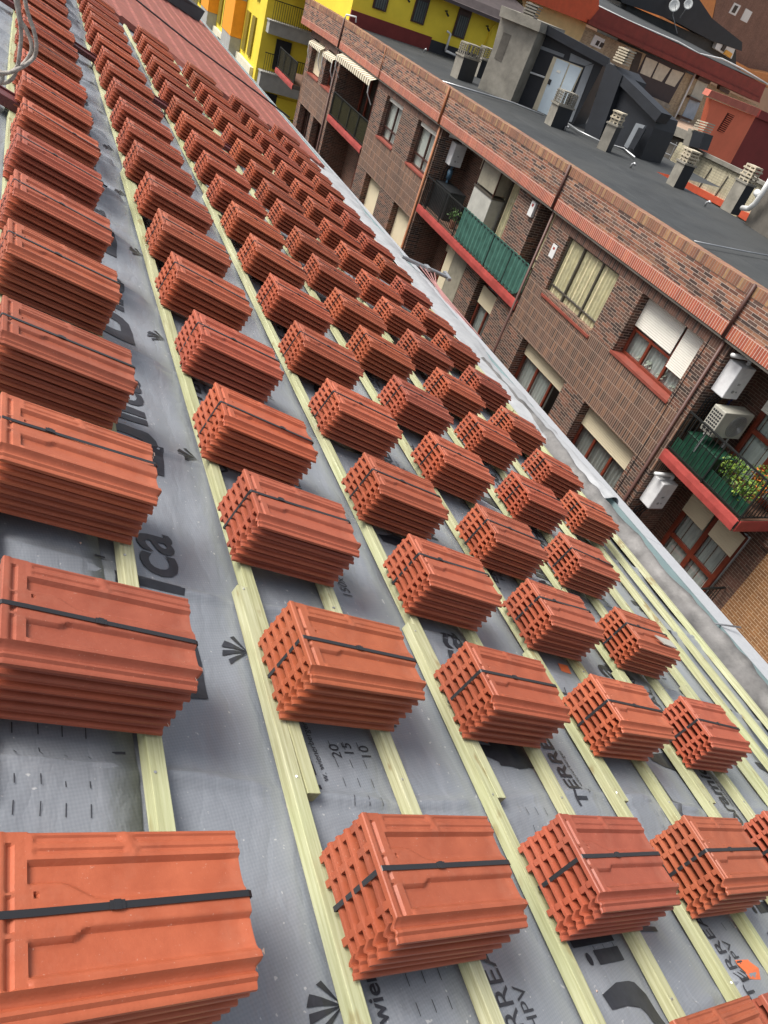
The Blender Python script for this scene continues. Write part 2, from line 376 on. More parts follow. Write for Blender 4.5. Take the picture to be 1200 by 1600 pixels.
for ci, vb in enumerate((-.42, .60, 1.78, 3.02)):
    for k in range(12):
        u0 = -1.1 + .94 * k
        print_text('TERREAL', vb - .06, u0 + .58, .085, 0.0, 0, 1, INK2); print_text('HPV', vb, u0 + .66, .06, 0, 0, 1, INK2)
        if k % 2 == 0: print_text('150x', vb - .03, u0 + .22, .06, 0, 0.1, 1, INK2)
for k in range(24):
    u0 = -.30 + .94 * k
    if u0 < 13: print_polys(fan(), .015, u0, 1.0)
    if u0 < 11: print_polys(fan(), 1.30, u0 + .1, 1.0); print_polys(fan(), 2.55, u0 + .3, 1.0)
print_polys([[(0,0),(.14,0),(.14,.20),(0,.20)]], 1.17, .32, 1.0, 'printed_block')
print_polys([[(0,0),(.14,0),(.14,.06),(0,.06)]], .07, .335, 1.0, 'printed_block')
print_text('20', .25, .30, .05, 0, 0, 1, INK2); print_text('15', .30, .31, .05, 0, 0, 1, INK2); print_text('10', .36, .30, .05, 0, 0, 1, INK2)
m = MB()
for v0, u0, nv, nu in ((-.70, -.2, 5, 16), (.22, -.35, 3, 12), (.98, -.3, 3, 8), (1.83, -.3, 3, 8)):
    for a in range(nv):
        for b in range(nu):
            v = v0 + a * .052; u = u0 + b * .062
            m.add([(v, u, 0), (v + .0022, u, 0), (v + .0022, u + .028, 0), (v, u + .028, 0)], [(0,1,2,3)])
decal(m.mesh('d'), 'printed_cut_marks', mat=INK2)
m = MB()
for b in range(26):
    u = -1 + b * .21; m.add([(-.435, u, 0), (-.405, u, 0), (-.405, u + .007, 0), (-.435, u + .007, 0)], [(0,1,2,3)])
decal(m.mesh('d'), 'printed_cut_marks', mat=INK2)
for v, u, s_ in ((1.72, -.46, .8), (1.80, .87, .6), (1.90, 2.2, .6), (.93, .42, .3)):
    me = MB().add([(v, u, 0), (v + .12*s_, u - .01, 0), (v + .14*s_, u + .07*s_, 0), (v + .02*s_, u + .08*s_, 0)], [(0,1,2,3)]).mesh('tape')
    decal(me, 'tape_patch', .003, .03, TAPE)

# ------------------------------------------------------------------ roof tiles
TL, PITCH = .43, .031
PROF = [(0,-.004),(.003,0),(.045,0),(.052,-.010),(.100,-.010),(.119,-.001),(.148,-.001),(.157,-.012),(.204,-.010),(.217,.002),(.226,.002),(.234,-.013),(.240,-.0165),(.246,-.0105),(.251,-.0105),(.256,-.0165),(.264,-.0165),(.268,-.0185)]
def prof(s):
    for (a, za), (b, zb) in zip(PROF, PROF[1:]):
        if s <= b: t = (s - a) / (b - a); return za + (zb - za) * smooth01(t)
    return PROF[-1][1]
def topz(x, s):
    z = prof(s)
    if s < .225:
        plat = -.001
        # head platform with a cross channel
        hp = 1 - smooth01((x - .050) / .004)
        if hp > 0:
            zz = plat
            if .018 < x < .030 and not (.09 < s < .10 or .15 < s < .158 or s < .02): zz = -.007
            if x < .016: zz = .001
            z = z * (1 - hp) + zz * hp
        # tongue narrowing from the nail hole to the strap rib
        c = .131; half = (.046 - .033 * smooth01((x - .095) / .080)) if s < c else (.030 - .015 * smooth01((x - .112) / .03))
        e = abs(s - c)
        if x > .05 and e < half + .009:
            k = 1 - smooth01((e - half) / .009); z = max(z, z * (1 - k) + (-.0015) * k)
        if x > .40: z += .003 * smooth01((x - .40) / .03) * (1 if .05 < s < .11 or .16 < s < .21 else 0)
        # two pressed grooves with a slanting break
        if .062 < x and s < .045:
            br = .20 + .35 * (s - .01)
            if abs(x - br - .012) > .012 and (abs(s - .014) < .0045 or abs(s - .033) < .0045): z -= .0028
            if abs(x - br - .012) < .004: z += .0012
    if (x - .062) ** 2 + (s - .098) ** 2 < .0035 ** 2: z -= .012
    if x < .012 and s > .225: z -= .002
    return z
def tile_top():
    m = MB()
    xs = [0, .002] + [.004 + .0045 * i for i in range(95)] ; xs = [x for x in xs if x < TL - .003] + [TL - .002, TL]
    ss = []; s = 0.0
    for (a, _), (b, _) in zip(PROF, PROF[1:]):
        n = max(1, int(round((b - a) / .0035))); ss += [a + (b - a) * i / n for i in range(n)]
    ss.append(.268)
    nx, ny = len(xs), len(ss)
    def tail(s): return TL + .0015 * math.sin(s * 60) - .008 * smooth01((s - .228) / .008)
    def P(i, j):
        x = xs[i] * tail(ss[j]) / TL; z = topz(xs[i], ss[j])
        if i == 0 or i == nx - 1: z -= .003
        return (x, -ss[j], z)
    m.add(*grid(nx, ny, P))
    o = len(m.v)
    # underside
    idx = [0, nx // 2, nx - 1]
    sub = [(xs[i] * tail(s) / TL, -s, (-.0135 if i == 0 and s < .215 else prof(s) - .0) - (0 if i == 0 and s < .215 else 1) * (.0125 - .0045 * smooth01((s - .236) / .01))) for s in ss for i in idx]
    m.add(sub, [(j*3+i, (j+1)*3+i, (j+1)*3+i+1, j*3+i+1) for j in range(ny-1) for i in range(2)])
    m.v = m.v; 
    def T(i, j): return j * nx + i
    def U(i, j): return o + j * 3 + i
    f = []
    for j in range(ny - 1):
        f.append((T(0, j), U(0, j), U(0, j+1), T(0, j+1))); f.append((T(nx-1, j), T(nx-1, j+1), U(2, j+1), U(2, j)))
    m.f += f; m.m += [0] * len(f)
    for j in (0, ny - 1):
        a = [T(i, j) for i in range(nx)] + [U(i, j) for i in (2, 1, 0)]; m.f.append(tuple(a)); m.m.append(0)
    nibs(m); return m
def nibs(m):
    for s in (.060, .185): m.box((.001, -s - .016, -.0285), (.020, -s, -.010))
    m.box((.002, -.020, -.0270), (.018, -.004, -.013))
def tile_low():
    m = MB(); xs = [0, .006, .02, .1, .2, .3, .41, TL - .004, TL]
    ss = []
    for (a, _), (b, _) in zip(PROF, PROF[1:]):
        n = max(1, int(round((b - a) / .010))); ss += [a + (b - a) * i / n for i in range(n)]
    ss.append(.268); nx, ny = len(xs), len(ss)
    def tail(s): return TL + .0015 * math.sin(s * 60) - .008 * smooth01((s - .228) / .008)
    def top(i, j):
        z = prof(ss[j])
        if xs[i] < .05 and ss[j] < .22: z = -.0012
        if i in (0, nx-1): z -= .003
        return (xs[i] * tail(ss[j]) / TL, -ss[j], z)
    def bot(i, j):
        z = prof(ss[j]) - (.0125 - .0045 * smooth01((ss[j] - .236) / .01))
        if xs[i] < .05 and ss[j] < .22: z = -.0120
        return (xs[i] * tail(ss[j]) / TL, -ss[j], z)
    a, fa = grid(nx, ny, top); b, fb = grid(nx, ny, bot); o = len(a)
    m.add(a + b, fa + [tuple(o + k for k in f) for f in fb])
    f = []
    for j in range(ny-1): f += [(j*nx, o+j*nx, o+(j+1)*nx, (j+1)*nx), (j*nx+nx-1, (j+1)*nx+nx-1, o+(j+1)*nx+nx-1, o+j*nx+nx-1)]
    for j in (0, ny-1):
        for i in range(nx-1): f.append((j*nx+i, j*nx+i+1, o+j*nx+i+1, o+j*nx+i))
    m.f += f; m.m += [0]*len(f); nibs(m); return m
def finish(me):
    me.materials.append(TERRA)
    for p in me.polygons: p.use_smooth = True
    me.set_sharp_from_angle(angle=math.radians(32)); return me
ME_TOP = finish(tile_top().mesh('roof_tile')); ME_LOW = finish(tile_low().mesh('roof_tile'))
NT_ = 6
def chips_mesh(seed):
    rr = random.Random(seed); m = MB()
    for k in range(NT_ - 1):
        for q in range(3):
            s_ = rr.choice((.222, .232, .262, .12, .05)) + rr.uniform(-.006, .006); z = prof(s_) - k * PITCH - .004; L_ = rr.uniform(.004, .010)
            x = TL + .004 * math.sin(s_ * 60) - (.012 if s_ > .232 else 0)
            m.add([(x + .0012, -s_ - L_, z), (x + .0012, -s_ + L_ * .6, z + .002), (x + .0012, -s_ + L_ * .2, z - .006), (x - .006, -s_, z + .0052)], [(0,1,2), (0,1,3)])
    me = m.mesh('chips'); me.materials.append(CHIPM); return me
CHIPM = paint('fresh_chip', (.58,.42,.34), .8)
def strap_mesh(s0, ds, tilt):
    m = MB(); w = .0115; H = -(NT_ - 1) * PITCH - .019
    path = [(-.0015, s0, H), (-.0015, s0, -.002), (.002, s0, .0022), (.05, s0, .0022), (.2, s0 + tilt * .4, .0022), (TL - .004, s0 + tilt, .0030), (TL + .0045, s0 + tilt, -.001), (TL + .0045, s0 + tilt, H), (-.0015, s0, H - .001)]
    vs = []; t = .0009
    for k, (x, s, z) in enumerate(path):
        ins = .0012
        cx, cz = (x - .2) , z
        vs += [(x, -s + w/2, z), (x, -s - w/2, z), (x + (ins if k in (0,1,2) else -ins if k in (6,7) else 0), -s - w/2, z - (ins if 2 <= k <= 5 else 0)), (x + (ins if k in (0,1,2) else -ins if k in (6,7) else 0), -s + w/2, z - (ins if 2 <= k <= 5 else 0))]
    fs = []
    for k in range(len(path) - 1):
        for q in range(4): fs.append((k*4+q, k*4+(q+1)%4, (k+1)*4+(q+1)%4, (k+1)*4+q))
    m.add(vs, fs)
    m.box((.17 + ds, -s0 - tilt*.4 - w*.62, .0024), (.195 + ds, -s0 - tilt*.4 + w*.62, .0042))
    m.box((.176 + ds, -s0 - tilt*.4 - w*.7, .0040), (.188 + ds, -s0 - tilt*.4 + w*.7, .0052))
    me = m.mesh('strap'); me.materials.append(STRAP); return me
STR = [strap_mesh(.127, 0, -.004), strap_mesh(.133, .02, .008), strap_mesh(.118, -.06, -.016), strap_mesh(.139, .1, .010)]
CHIPS = [chips_mesh(k) for k in range(5)]
BH = (NT_ - 1) * PITCH + .030    # origin of a bundle: on the battens, head corner
bcount = [0]
def bundle(v, u, label, rz=0.0):
    mw = RM @ Matrix.Translation((v, u, -BH)) @ Matrix.Rotation(rz, 4, 'Z')
    t = thing('tile_bundle', label, 'tile bundle', mat=mw, group='strapped bundles of roof tiles on the battens')
    tv = random.uniform(.80, 1.0); tint = (tv, tv * random.uniform(.95, 1.04), tv * random.uniform(.96, 1.10), 1)
    for k in range(NT_):
        o = link('roof_tile', ME_TOP if k == NT_ - 1 else ME_LOW, t)
        o.location = (random.uniform(-.003, .003), random.uniform(-.0015, .0015), BH - (NT_ - 1 - k) * PITCH); o.rotation_euler = (0, 0, random.uniform(-.006, .006)); o.color = tint
    s = link('strap', STR[bcount[0] % 4 if random.random() < .7 else 0], t); s.location = (0, 0, BH); bcount[0] += 1
    c_ = link('chipped_edges', CHIPS[bcount[0] % 5], t); c_.location = (.0015, 0, BH)
    return t
PIX = {
 'A': [(None), (5,867),(3,612),(3,460),(13,340),(22,263),(27,197)],
 'B': [(566,1269),(453,938),(380,732),(335,597),(302,483),(267,392),(248,325),(228,267),(210,218),(198,183),(187,152),(177,120),(168,94),(160,72),(153,52),(145,33),(142,18)],
 'C': [(873,1271),(727,1002),(638,833),(568,706),(510,590),(460,500),(422,426),(393,365),(362,313),(338,271),(317,233),(300,203),(285,173),(270,149),(258,124),(247,104),(237,85),(230,68),(222,52),(215,37)],
 'D': [(1068,1274),(922,1052),(823,903),(735,782),(668,672),(615,585),(562,507),(523,448),(488,395),(460,352),(433,310),(407,277),(383,245),(370,215),(356,190),(339,165),(324,146),(311,126),(302,110),(291,92)],
 'E': [(1190,1266),(1063,1087),(960,947),(880,833),(800,735),(733,643),(682,573),(637,513),(597,462),(560,416),(530,374),(506,340),(480,305),(455,275),(437,248),(418,223),(402,200),(387,181),(373,162),(361,143)],
 'F': [None,None,None,None,(900,770),(838,700),(783,633),(733,570),(690,515),(653,472),(617,427),(590,393),(563,359),(535,323),(512,298),(488,267),(470,246),(452,225),(438,207),(426,189)]}
def atroof(px, py, h=0.0):
    r = RM.to_3x3().transposed() @ ray(px, py); c = RM.to_3x3().transposed() @ CP
    return c + r * ((h - c.z) / r.z)
ORD = ['first','second','third','fourth','fifth','sixth','seventh','eighth','ninth','tenth','eleventh','twelfth','thirteenth','fourteenth','fifteenth','sixteenth','seventeenth','eighteenth','nineteenth','twentieth','twenty-first','twenty-second']
CNAME = {'A': 'leftmost row', 'B': 'second row from the left', 'C': 'third row from the left', 'D': 'fourth row from the left', 'E': 'fifth row from the left', 'F': 'row next to the gutter'}
COLS = {}
for ci, c in enumerate('ABCDEF'):
    v0 = (ci - 1) * PV; L = []
    for j, q in enumerate(PIX[c]):
        if q is None: continue
        p = atroof(*q); vv = v0 + max(-.02, min(.02, p.x - v0)); L.append((vv, p.y if j < 10 else .5 * p.y + .5 * (j * .603)))
    COLS[c] = L
COLS['A'] = [(-.757, -.052)] + COLS['A']
u = COLS['A'][-1][1]
while u < 11.2: u += .617; COLS['A'].append((-.72, u))
COLS['B'] += [(0, 10.15), (0, 10.75), (0, 11.35)]
COLS['G'] = [(.76, -.62), (1.52, -.63), (2.30, -.62), (3.04, -.62)]
for c in 'ABCDEF':
    L = COLS[c]
    for j, (v, u) in enumerate(L):
        where = 'nearest the camera' if j == 0 else 'at the far end' if j == len(L) - 1 else ORD[j] + ' from camera'
        bundle(v, u, 'strapped tile bundle, %s in the %s' % (where, CNAME[c]), random.uniform(-.022, .022))
q_ = atroof(1052, 1594); bundle(q_.x, q_.y, 'strapped terracotta tile bundle cut by the bottom edge of the photo near its right corner')
q_ = atroof(1190, 1553); bundle(q_.x, q_.y, 'strapped terracotta tile bundle cut by the bottom right corner of the photo')
m = MB(); rr = random.Random(11)
for k in range(260):
    v = rr.uniform(-.9, 4.0); u = rr.uniform(-1.1, 5.0) if k < 200 else rr.uniform(5, 11); q = rr.uniform(.0015, .005); z = hm(v, u) + .002 + lapz(v)
    a = rr.uniform(0, 6.3); m.add([(v + q*math.cos(a), u + q*math.sin(a), z), (v + q*math.cos(a+2), u + q*math.sin(a+2), z), (v + q*math.cos(a+4.2), u + q*math.sin(a+4.2), z), (v, u, z + q)], [(0,1,3), (1,2,3), (2,0,3)])
tag(m.build('tile_crumbs', [CHIPM]), 'tiny pale crumbs of tile scattered on the grey underlay', 'crumbs', kind='stuff').matrix_world = RM
# grey chip lying on one bundle
p = atroof(1040, 1003, .012)
m = MB(); m.prism([RM @ Vector(q) for q in ((p.x-.08, p.y+.03, .008), (p.x-.03, p.y-.02, .006), (p.x+.09, p.y-.03, .008), (p.x+.07, p.y+.02, .012))], RM.to_3x3() @ Vector((0,0,.006)))
tag(m.build('tile_shard', paint('cement_grey', (.36,.35,.31), .8)), 'grey broken shard resting on top of a tile bundle near the gutter', 'shard')

# ------------------------------------------------------------------ laid tiles at the far part of the roof
def laid(v, u):
    fv = (v / .36) % 1.0; fu = (u / .225) % 1.0
    z = .020 * (1 - fv) + .002 * (math.exp(-((fu - .12) / .09) ** 2) + .35 * math.exp(-((fu - .55) / .08) ** 2))
    k = int(v / .36); j = int(u / .225); return -.165 + z + .004 * (vnoise(k * 3.3, j * 5.7, 4) - .5)
m = MB(); NX, NY = 180, 760
def LP(i, j):
    v = .34 + (4.42 - .34) * i / (NX - 1); b = 12.72 - .25 * smooth01((v - 1.4) / .5) * (1 if v < 2.6 else 1)
    b += (.0 if v < 3.75 else -.15); u = b + (29 - b) * j / (NY - 1); return (v, u, laid(v, u))
m.add(*grid(NX, NY, LP))
o = m.build('laid_tiles', TERRA2, roof, smooth=True)
# edge closing below the first course
m = MB()
for i in range(NX - 1):
    a = LP(i, 0); b = LP(i+1, 0); m.add([a, b, (b[0], b[1], HM), (a[0], a[1], HM)], [(0,1,2,3)])
m.build('course_end', TERRA2, roof)
# cable over the laid tiles
a = atroof(212, 0, -.12); b = atroof(300, 70, -.12); c = atroof(405, 148, -.12)
m = MB(); m.tube([(a.x - .4, a.y, -.10), (a.x, a.y, -.11), (b.x, b.y, -.115), (c.x, c.y, -.11), (c.x + .75, c.y - .05, -.12)], .016, 8)
tag(m.build('safety_cable', DARKST, smooth=True), 'dark cable lying across the laid red tiles at the far end', 'cable').matrix_world = RM
# maroon bars lying down the slope between bundles
m = MB(); m.box((-2.6, 7.86, -.19), (1.72, 7.95, -.145)); m.box((-2.6, 7.955, -.19), (1.72, 7.975, -.13))
o = m.build('steel_bar', MAROONP, bevel=.003); o.matrix_world = RM; tag(o, 'long maroon steel bar lying down the slope between the far tile bundles', 'steel bar')
m = MB(); m.box((-2.6, 4.62, -.19), (-.50, 4.74, -.13)); m.box((-2.6, 4.745, -.19), (-.50, 4.765, -.12))
o = m.build('steel_bar', MAROONP, bevel=.003); o.matrix_world = RM; tag(o, 'maroon steel bar coming in from the left edge below the hanging rope', 'steel bar')
# metal hood at the far top
m = MB(); g0 = atroof(317, 27, .1)
m.prism([(4.12, 24.2, -.15), (4.20, 24.5, .16), (1.6, 21.3, .16), (1.6, 21.3, -.15)], (-1.2, 1.5, 0)); m.box((1.5, 21.4, .16), (1.6, 21.5, .24))
o = m.build('roof_hood', HOOD, bevel=.02); o.matrix_world = RM; tag(o, 'dark grey metal capped upstand at the far end of the laid tiles', 'roof upstand')

# gutter, flashing, coping -----------------------------------------------------
m = MB(); nx, ny = 22, 620
def LF(i, j):
    t = i / (nx - 1); u = -1.3 + 7.0 * j / (ny - 1)
    n1 = vnoise(u * 2.2, t * 3, 21) - .5; n2 = vnoise(u * 9, t * 6, 22) - .5; n3 = vnoise(u * 3 + t * 2, t * 1.5, 24) - .5
    v = 4.035 + .45 * t + .09 * n1 * t
    roll = .075 * math.exp(-((t - .80 - .07 * n3) / .13) ** 2)
    return (v, u, -.225 - .055 * math.sin(math.pi * min(1, t * 1.45)) + roll + .05 * n1 + .022 * n2)
m.add(*grid(nx, ny, LF)); o = m.build('lead_flashing', LEAD, roof, smooth=True)
m = MB(); nx, ny = 26, 420
def WF(i, j):
    t = i / (nx - 1); u = 3.35 + 9.5 * j / (ny - 1); f = smooth01((u - 3.35) / 1.3)
    n1 = vnoise(u * 1.7, t * 2.5, 31) - .5; n2 = vnoise(u * 7, t * 5, 32) - .5
    e0 = 4.62 - .55 * smooth01((u - 3.3) / 1.6) + .10 * n1
    v = e0 + (4.84 - e0) * t
    return (v, u, -.20 + .05 * math.sin(t * math.pi) * (1.2 - .5 * f) + .05 * n1 * f + .022 * n2 - .015)
m.add(*grid(nx, ny, WF)); o = m.build('fleece_strip', FLAP, roof, smooth=True); sm = o.modifiers.new('s', 'SOLIDIFY'); sm.thickness = .003
m = MB(); nx, ny = 14, 420
def GF(i, j):
    t = i / (nx - 1); u = 12.8 + 17 * j / (ny - 1); n2 = vnoise(u * 5, t * 5, 33) - .5
    return (4.36 + .45 * t, u, -.215 + .012 * n2)
m.add(*grid(nx, ny, GF)); m.build('fleece_strip', FLAP, roof, smooth=True)
m = MB(); m.add([(4.42, -1.3, -.30), (4.78, -1.3, -.30), (4.78, 12, -.30), (4.42, 12, -.30)], [(0,1,2,3)])
m.box((4.40, -1.3, -.34), (4.80, 30, -.305)); m.box((4.745, -1.3, -.33), (4.768, 30, -.195)); m.build('gutter', TEAL, roof)
def coping(u0, u1, vo0, vo1):
    m = MB(); m.add([(4.77, u0, -.20), (vo0, u0, -.215), (vo0, u0, -.27), (4.77, u0, -.27), (4.77, u1, -.20), (vo1, u1, -.215), (vo1, u1, -.27), (4.77, u1, -.27)],
      [(0,1,2,3),(7,6,5,4),(0,4,5,1),(1,5,6,2),(2,6,7,3),(3,7,4,0)]); m.build('coping', COPE, roof, bevel=.006)
cs = [-1.3, .9, 2.9, 4.9, 7.2, 9.4, 11.6, 14.2, 17, 20, 23, 26.5, 30]
vo = lambda u: 5.27 - .14 * smooth01((u - 1) / 3.5) - .10 * smooth01((u - 6) / 3) - .12 * smooth01((u - 12) / 4)
for a, b in zip(cs, cs[1:]): coping(a + .002, b - .002, vo(a), vo(b))
# wall of our own building under the eaves
m = MB(); m.add([(x, y, z) for y in (-3, 32) for x, z in ((rf(4.75,0,-.3).x, rf(4.75,0,-.3).z), (rf(4.75,0,-.3).x, -16), (-3.5, -16), (-3.5, 1.3 - .35))],
    [(0,1,2,3),(7,6,5,4),(0,4,5,1),(3,2,6,7),(0,3,7,4)])
o = m.build('wall', paint('render_grey', (.42,.40,.37), .85)); o.parent = roof; o.matrix_parent_inverse = RM.inverted()
# bracket rod near the right
m = MB(); p = atroof(1108, 970, -.18); q = atroof(1160, 978, -.14); m.tube([(p.x, p.y, -.20), (q.x, q.y, -.16)], .008, 8)
m.tube([(p.x-.01, p.y, -.24), (p.x, p.y, -.20)], .008, 8); m.build('gutter_rod', STEEL, roof, smooth=True)
# clamp with cord over the coping
p = atroof(655, 420, -.17); q = atroof(745, 440, -.17)
m = MB(); a = RM @ Vector((4.45, 8.55, -.16)); b = RM @ Vector((5.42, 8.75, -.06))
m.tube([a, b], .028, 10); m.bar(b + Vector((0,-.1,0)), b + Vector((0,.12,.02)), .05); m.bar(a.lerp(b, .55) + Vector((0,-.06,0)), a.lerp(b, .55) + Vector((0,.07,0)), .06)
cl = thing('clamped_pole', 'grey pole clamped across the gutter edge with thin cords tied to it', 'pole', loc=(0,0,0))
m.build('pole', STEEL, cl, smooth=False)
m = MB()
for k in range(4):
    c = a.lerp(b, .35 + .12 * k); pts = [RM @ Vector((4.95 + .05*k + .04*math.sin(t*2+k), 8.6 - .45*t*(1+.2*k), -.17 - .02*t)) for t in [i * .3 for i in range(9)]]; m.tube([c] + pts[1:], .007, 6)
m.build('cord', paint('cord_pink', (.40,.20,.19), .7), cl, smooth=True)
# hanging rope, close to the camera
def rope(pts, d0):
    P = [CP + ray(x, y).normalized() * (d0 + dd) for x, y, dd in pts]; out = []
    for i in range(len(P) - 1):
        p0, p1, p2, p3 = P[max(i-1,0)], P[i], P[i+1], P[min(i+2, len(P)-1)]
        for k in range(8):
            t = k / 8; out.append(.5 * ((2*p1) + (p2-p0)*t + (2*p0-5*p1+4*p2-p3)*t*t + (3*p1-p0-3*p2+p3)*t**3))
    return out + [P[-1]]
m = MB(); s = 5.4545
for pl in ([(18,-30,0),(30,28,0),(33,55,.01),(30,88,.02),(27,104,.03),(18,112,.04),(2,116,.05),(-25,120,.05)],
           [(32,-40,.02),(42,14,.03),(53,48,.03),(57,70,.03),(54,88,.04),(42,100,.03),(28,108,.02),(10,114,.02),(-20,112,.02)],
           [(26,-30,.04),(31,26,.05),(40,44,.05),(48,64,.05),(49,80,.05),(40,96,.06),(26,110,.05),(19,123,.05),(5,130,.06),(-25,128,.06)],
           [(-15,108,.03),(1,112,.03),(3,126,.03),(-12,134,.03)]):
    m.tube(rope(pl, 2.1), .0044, 8)
tag(m.build('hanging_rope', ROPE, smooth=True), 'loops of grey brown rope hanging at the top left in front of the tile bundles', 'rope')
# ------------------------------------------------------------------ ground and street
m = MB(); m.add([(-400,-400,-16), (500,-400,-16), (500,500,-16), (-400,500,-16)], [(0,1,2,3)])
tag(m.build('ground', paint('asphalt', (.05,.05,.052), .9, var=.25, scale=.6)), kind='structure')
m = MB(); m.box((9.0, -10, -16), (11.0, 44, -15.87)); m.box((4.2, -10, -16), (5.6, 44, -15.87))
tag(m.build('pavement', paint('paving', (.25,.24,.22), .85)), kind='structure')
FELT = NT('roof_felt', .75); p = FELT.pos(); c = FELT.ramp(FELT.noise(p, 1.2, 6, .65), [(.3, (.022,.025,.027)), (.7, (.040,.044,.046))])
c = FELT.mix(FELT.ramp(FELT.noise(FELT.mapv(p, (1, .15, 1), (0,0,.3)), 3, 5), [(.55, (0,0,0)), (.8, (.5,.5,.5))]), c, (.09,.095,.095)); FELT.col(c); 
c = FELT.mix(FELT.ramp(FELT.noise(p, .35, 5, .6), [(.45, (0,0,0)), (.62, (.5,.5,.5))]), c, (.058,.060,.058))
bt = FELT.new('ShaderNodeTexBrick'); FELT.set(bt.inputs['Vector'], FELT.mapv(p, (1,1,1), (0,0,math.radians(90)))); bt.inputs['Scale'].default_value = 1; bt.inputs['Brick Width'].default_value = 8; bt.inputs['Row Height'].default_value = 1.0; bt.inputs['Mortar Size'].default_value = .012
c = FELT.mix(FELT.math('MULTIPLY', bt.outputs['Fac'], .6), c, (.02,.022,.024)); FELT.col(c); FELT.bump(FELT.math('ADD', FELT.math('MULTIPLY', bt.outputs['Fac'], .6), FELT.noise(p, 60, 4)), .35, .006); FELT = FELT.m
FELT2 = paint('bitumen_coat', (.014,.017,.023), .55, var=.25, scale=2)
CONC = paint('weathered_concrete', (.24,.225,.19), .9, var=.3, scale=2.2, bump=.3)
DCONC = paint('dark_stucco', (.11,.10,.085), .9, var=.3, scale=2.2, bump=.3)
CREAM = paint('cream_shutter', (.68,.60,.42), .55, var=.05)
WHITE = paint('white_shutter', (.80,.78,.70), .5, var=.04)
BEIGE = paint('beige_blind', (.80,.70,.46), .6, var=.2, scale=5)
WREDF = paint('red_brown_frame', (.17,.035,.018), .35, var=.25, scale=8)
WDARK = paint('dark_brown_frame', (.055,.022,.016), .4)
WGREY = paint('grey_aluminium', (.10,.09,.075), .4, .3)
CURT = paint('curtain_grey', (.50,.53,.52), .8, var=.1)
CURTW = paint('curtain_white', (.80,.81,.77), .8, var=.1)
REDSL = paint('red_slab_paint', (.38,.065,.055), .5, var=.25, scale=3)
BLACKIR = paint('black_railing', (.02,.022,.022), .45, .2)
GREENS = paint('green_corrugated', (.055,.145,.115), .5, var=.35, scale=4)
GREEND = paint('dark_green_tarp', (.012,.06,.035), .5, var=.3, scale=6)
INTER = paint('dark_interior', (.06,.05,.042), .9)
SILL = paint('red_tile_sill', (.26,.065,.045), .5, var=.2)
PIPEB = paint('brown_downpipe', (.10,.045,.035), .5)
PIPEO = paint('terracotta_downpipe', (.36,.14,.06), .6)
FLOORT = paint('balcony_floor', (.16,.09,.06), .8)
g = NT('window_glass', .05); g.n.remove(g.b); lw = g.new('ShaderNodeLayerWeight'); lw.inputs[0].default_value = .35; fr_ = g.math('MULTIPLY_ADD', lw.outputs['Facing'], .55, .03)
gl = g.new('ShaderNodeBsdfGlossy'); gl.inputs['Roughness'].default_value = .03; tr = g.new('ShaderNodeBsdfTransparent'); tr.inputs[0].default_value = (.86,.90,.88,1)
mx = g.new('ShaderNodeMixShader'); g.l.new(fr_, mx.inputs[0]); g.l.new(tr.outputs[0], mx.inputs[1]); g.l.new(gl.outputs[0], mx.inputs[2])
g.l.new(mx.outputs[0], [n for n in g.n if n.type == 'OUTPUT_MATERIAL'][0].inputs[0]); GLASS = g.m
FROST = paint('frosted_glass', (.30,.28,.22), .25, var=.2, scale=3)
LEAF = paint('leaf_green', (.07,.16,.03), .6, var=.5, scale=30); LEAFY = paint('leaf_lime', (.20,.30,.04), .6, var=.4, scale=30); FLOW = paint('orange_flowers', (.75,.20,.03), .6, var=.3, scale=20)

# ------------------------------------------------------------------ brick apartment building across the street
bl = thing('apartment_building', 'long brown brick apartment building with loggias, dark flat roof and brick parapet across the street', 'building', (11, 8, -16))
def B(m, name, mat, parent=None, **k):
    o = m.build(name, mat, parent or bl, **k)
    if parent is None or parent is bl: o.matrix_parent_inverse = Matrix.Translation((-11, -8, 16))
    return o
def BS(m, name, mat, par, **k):     # a piece of a part
    o = m.build(name, mat, par, **k); return o
XF = 11.0
WBAYS = [(8.25, 14.72, [(8.85, 10.88), (11.76, 13.92)]), (21.8, 27.75, [(22.0, 23.66), (25.08, 26.68)]), (32.25, 36.9, [(32.72, 34.08), (34.62, 36.32)])]
FL = [(-3.70, -2.34), (-6.42, -5.03), (-9.14, -7.75), (-11.86, -10.47), (-14.6, -13.2)]
def wall_pieces(mm, ms, mt, y0, y1, wins, depth=.42):
    top = -2.05
    mt.box((XF, y0, FL[0][1]), (XF + depth, y1, top))                    # soldier band over the top windows
    for k, (zs, zh) in enumerate(FL):
        ys = [y0] + [q for w in wins for q in w] + [y1]
        for a, b in zip(ys[::2], ys[1::2]):
            if b - a > .001: mm.box((XF, a, zs - .0), (XF + depth, b, zh))
        zn = FL[k+1][1] if k + 1 < len(FL) else -16
        ms.box((XF - .002, y0, zn), (XF + depth, y1, zs))
mm, ms, mt = MB(), MB(), MB()
for y0, y1, wins in WBAYS: wall_pieces(mm, ms, mt, y0, y1, wins)
B(mm, 'brick_wall', B_WALL); B(ms, 'stack_bond_spandrel', B_STACK); B(mt, 'soldier_course', B_SOLD)
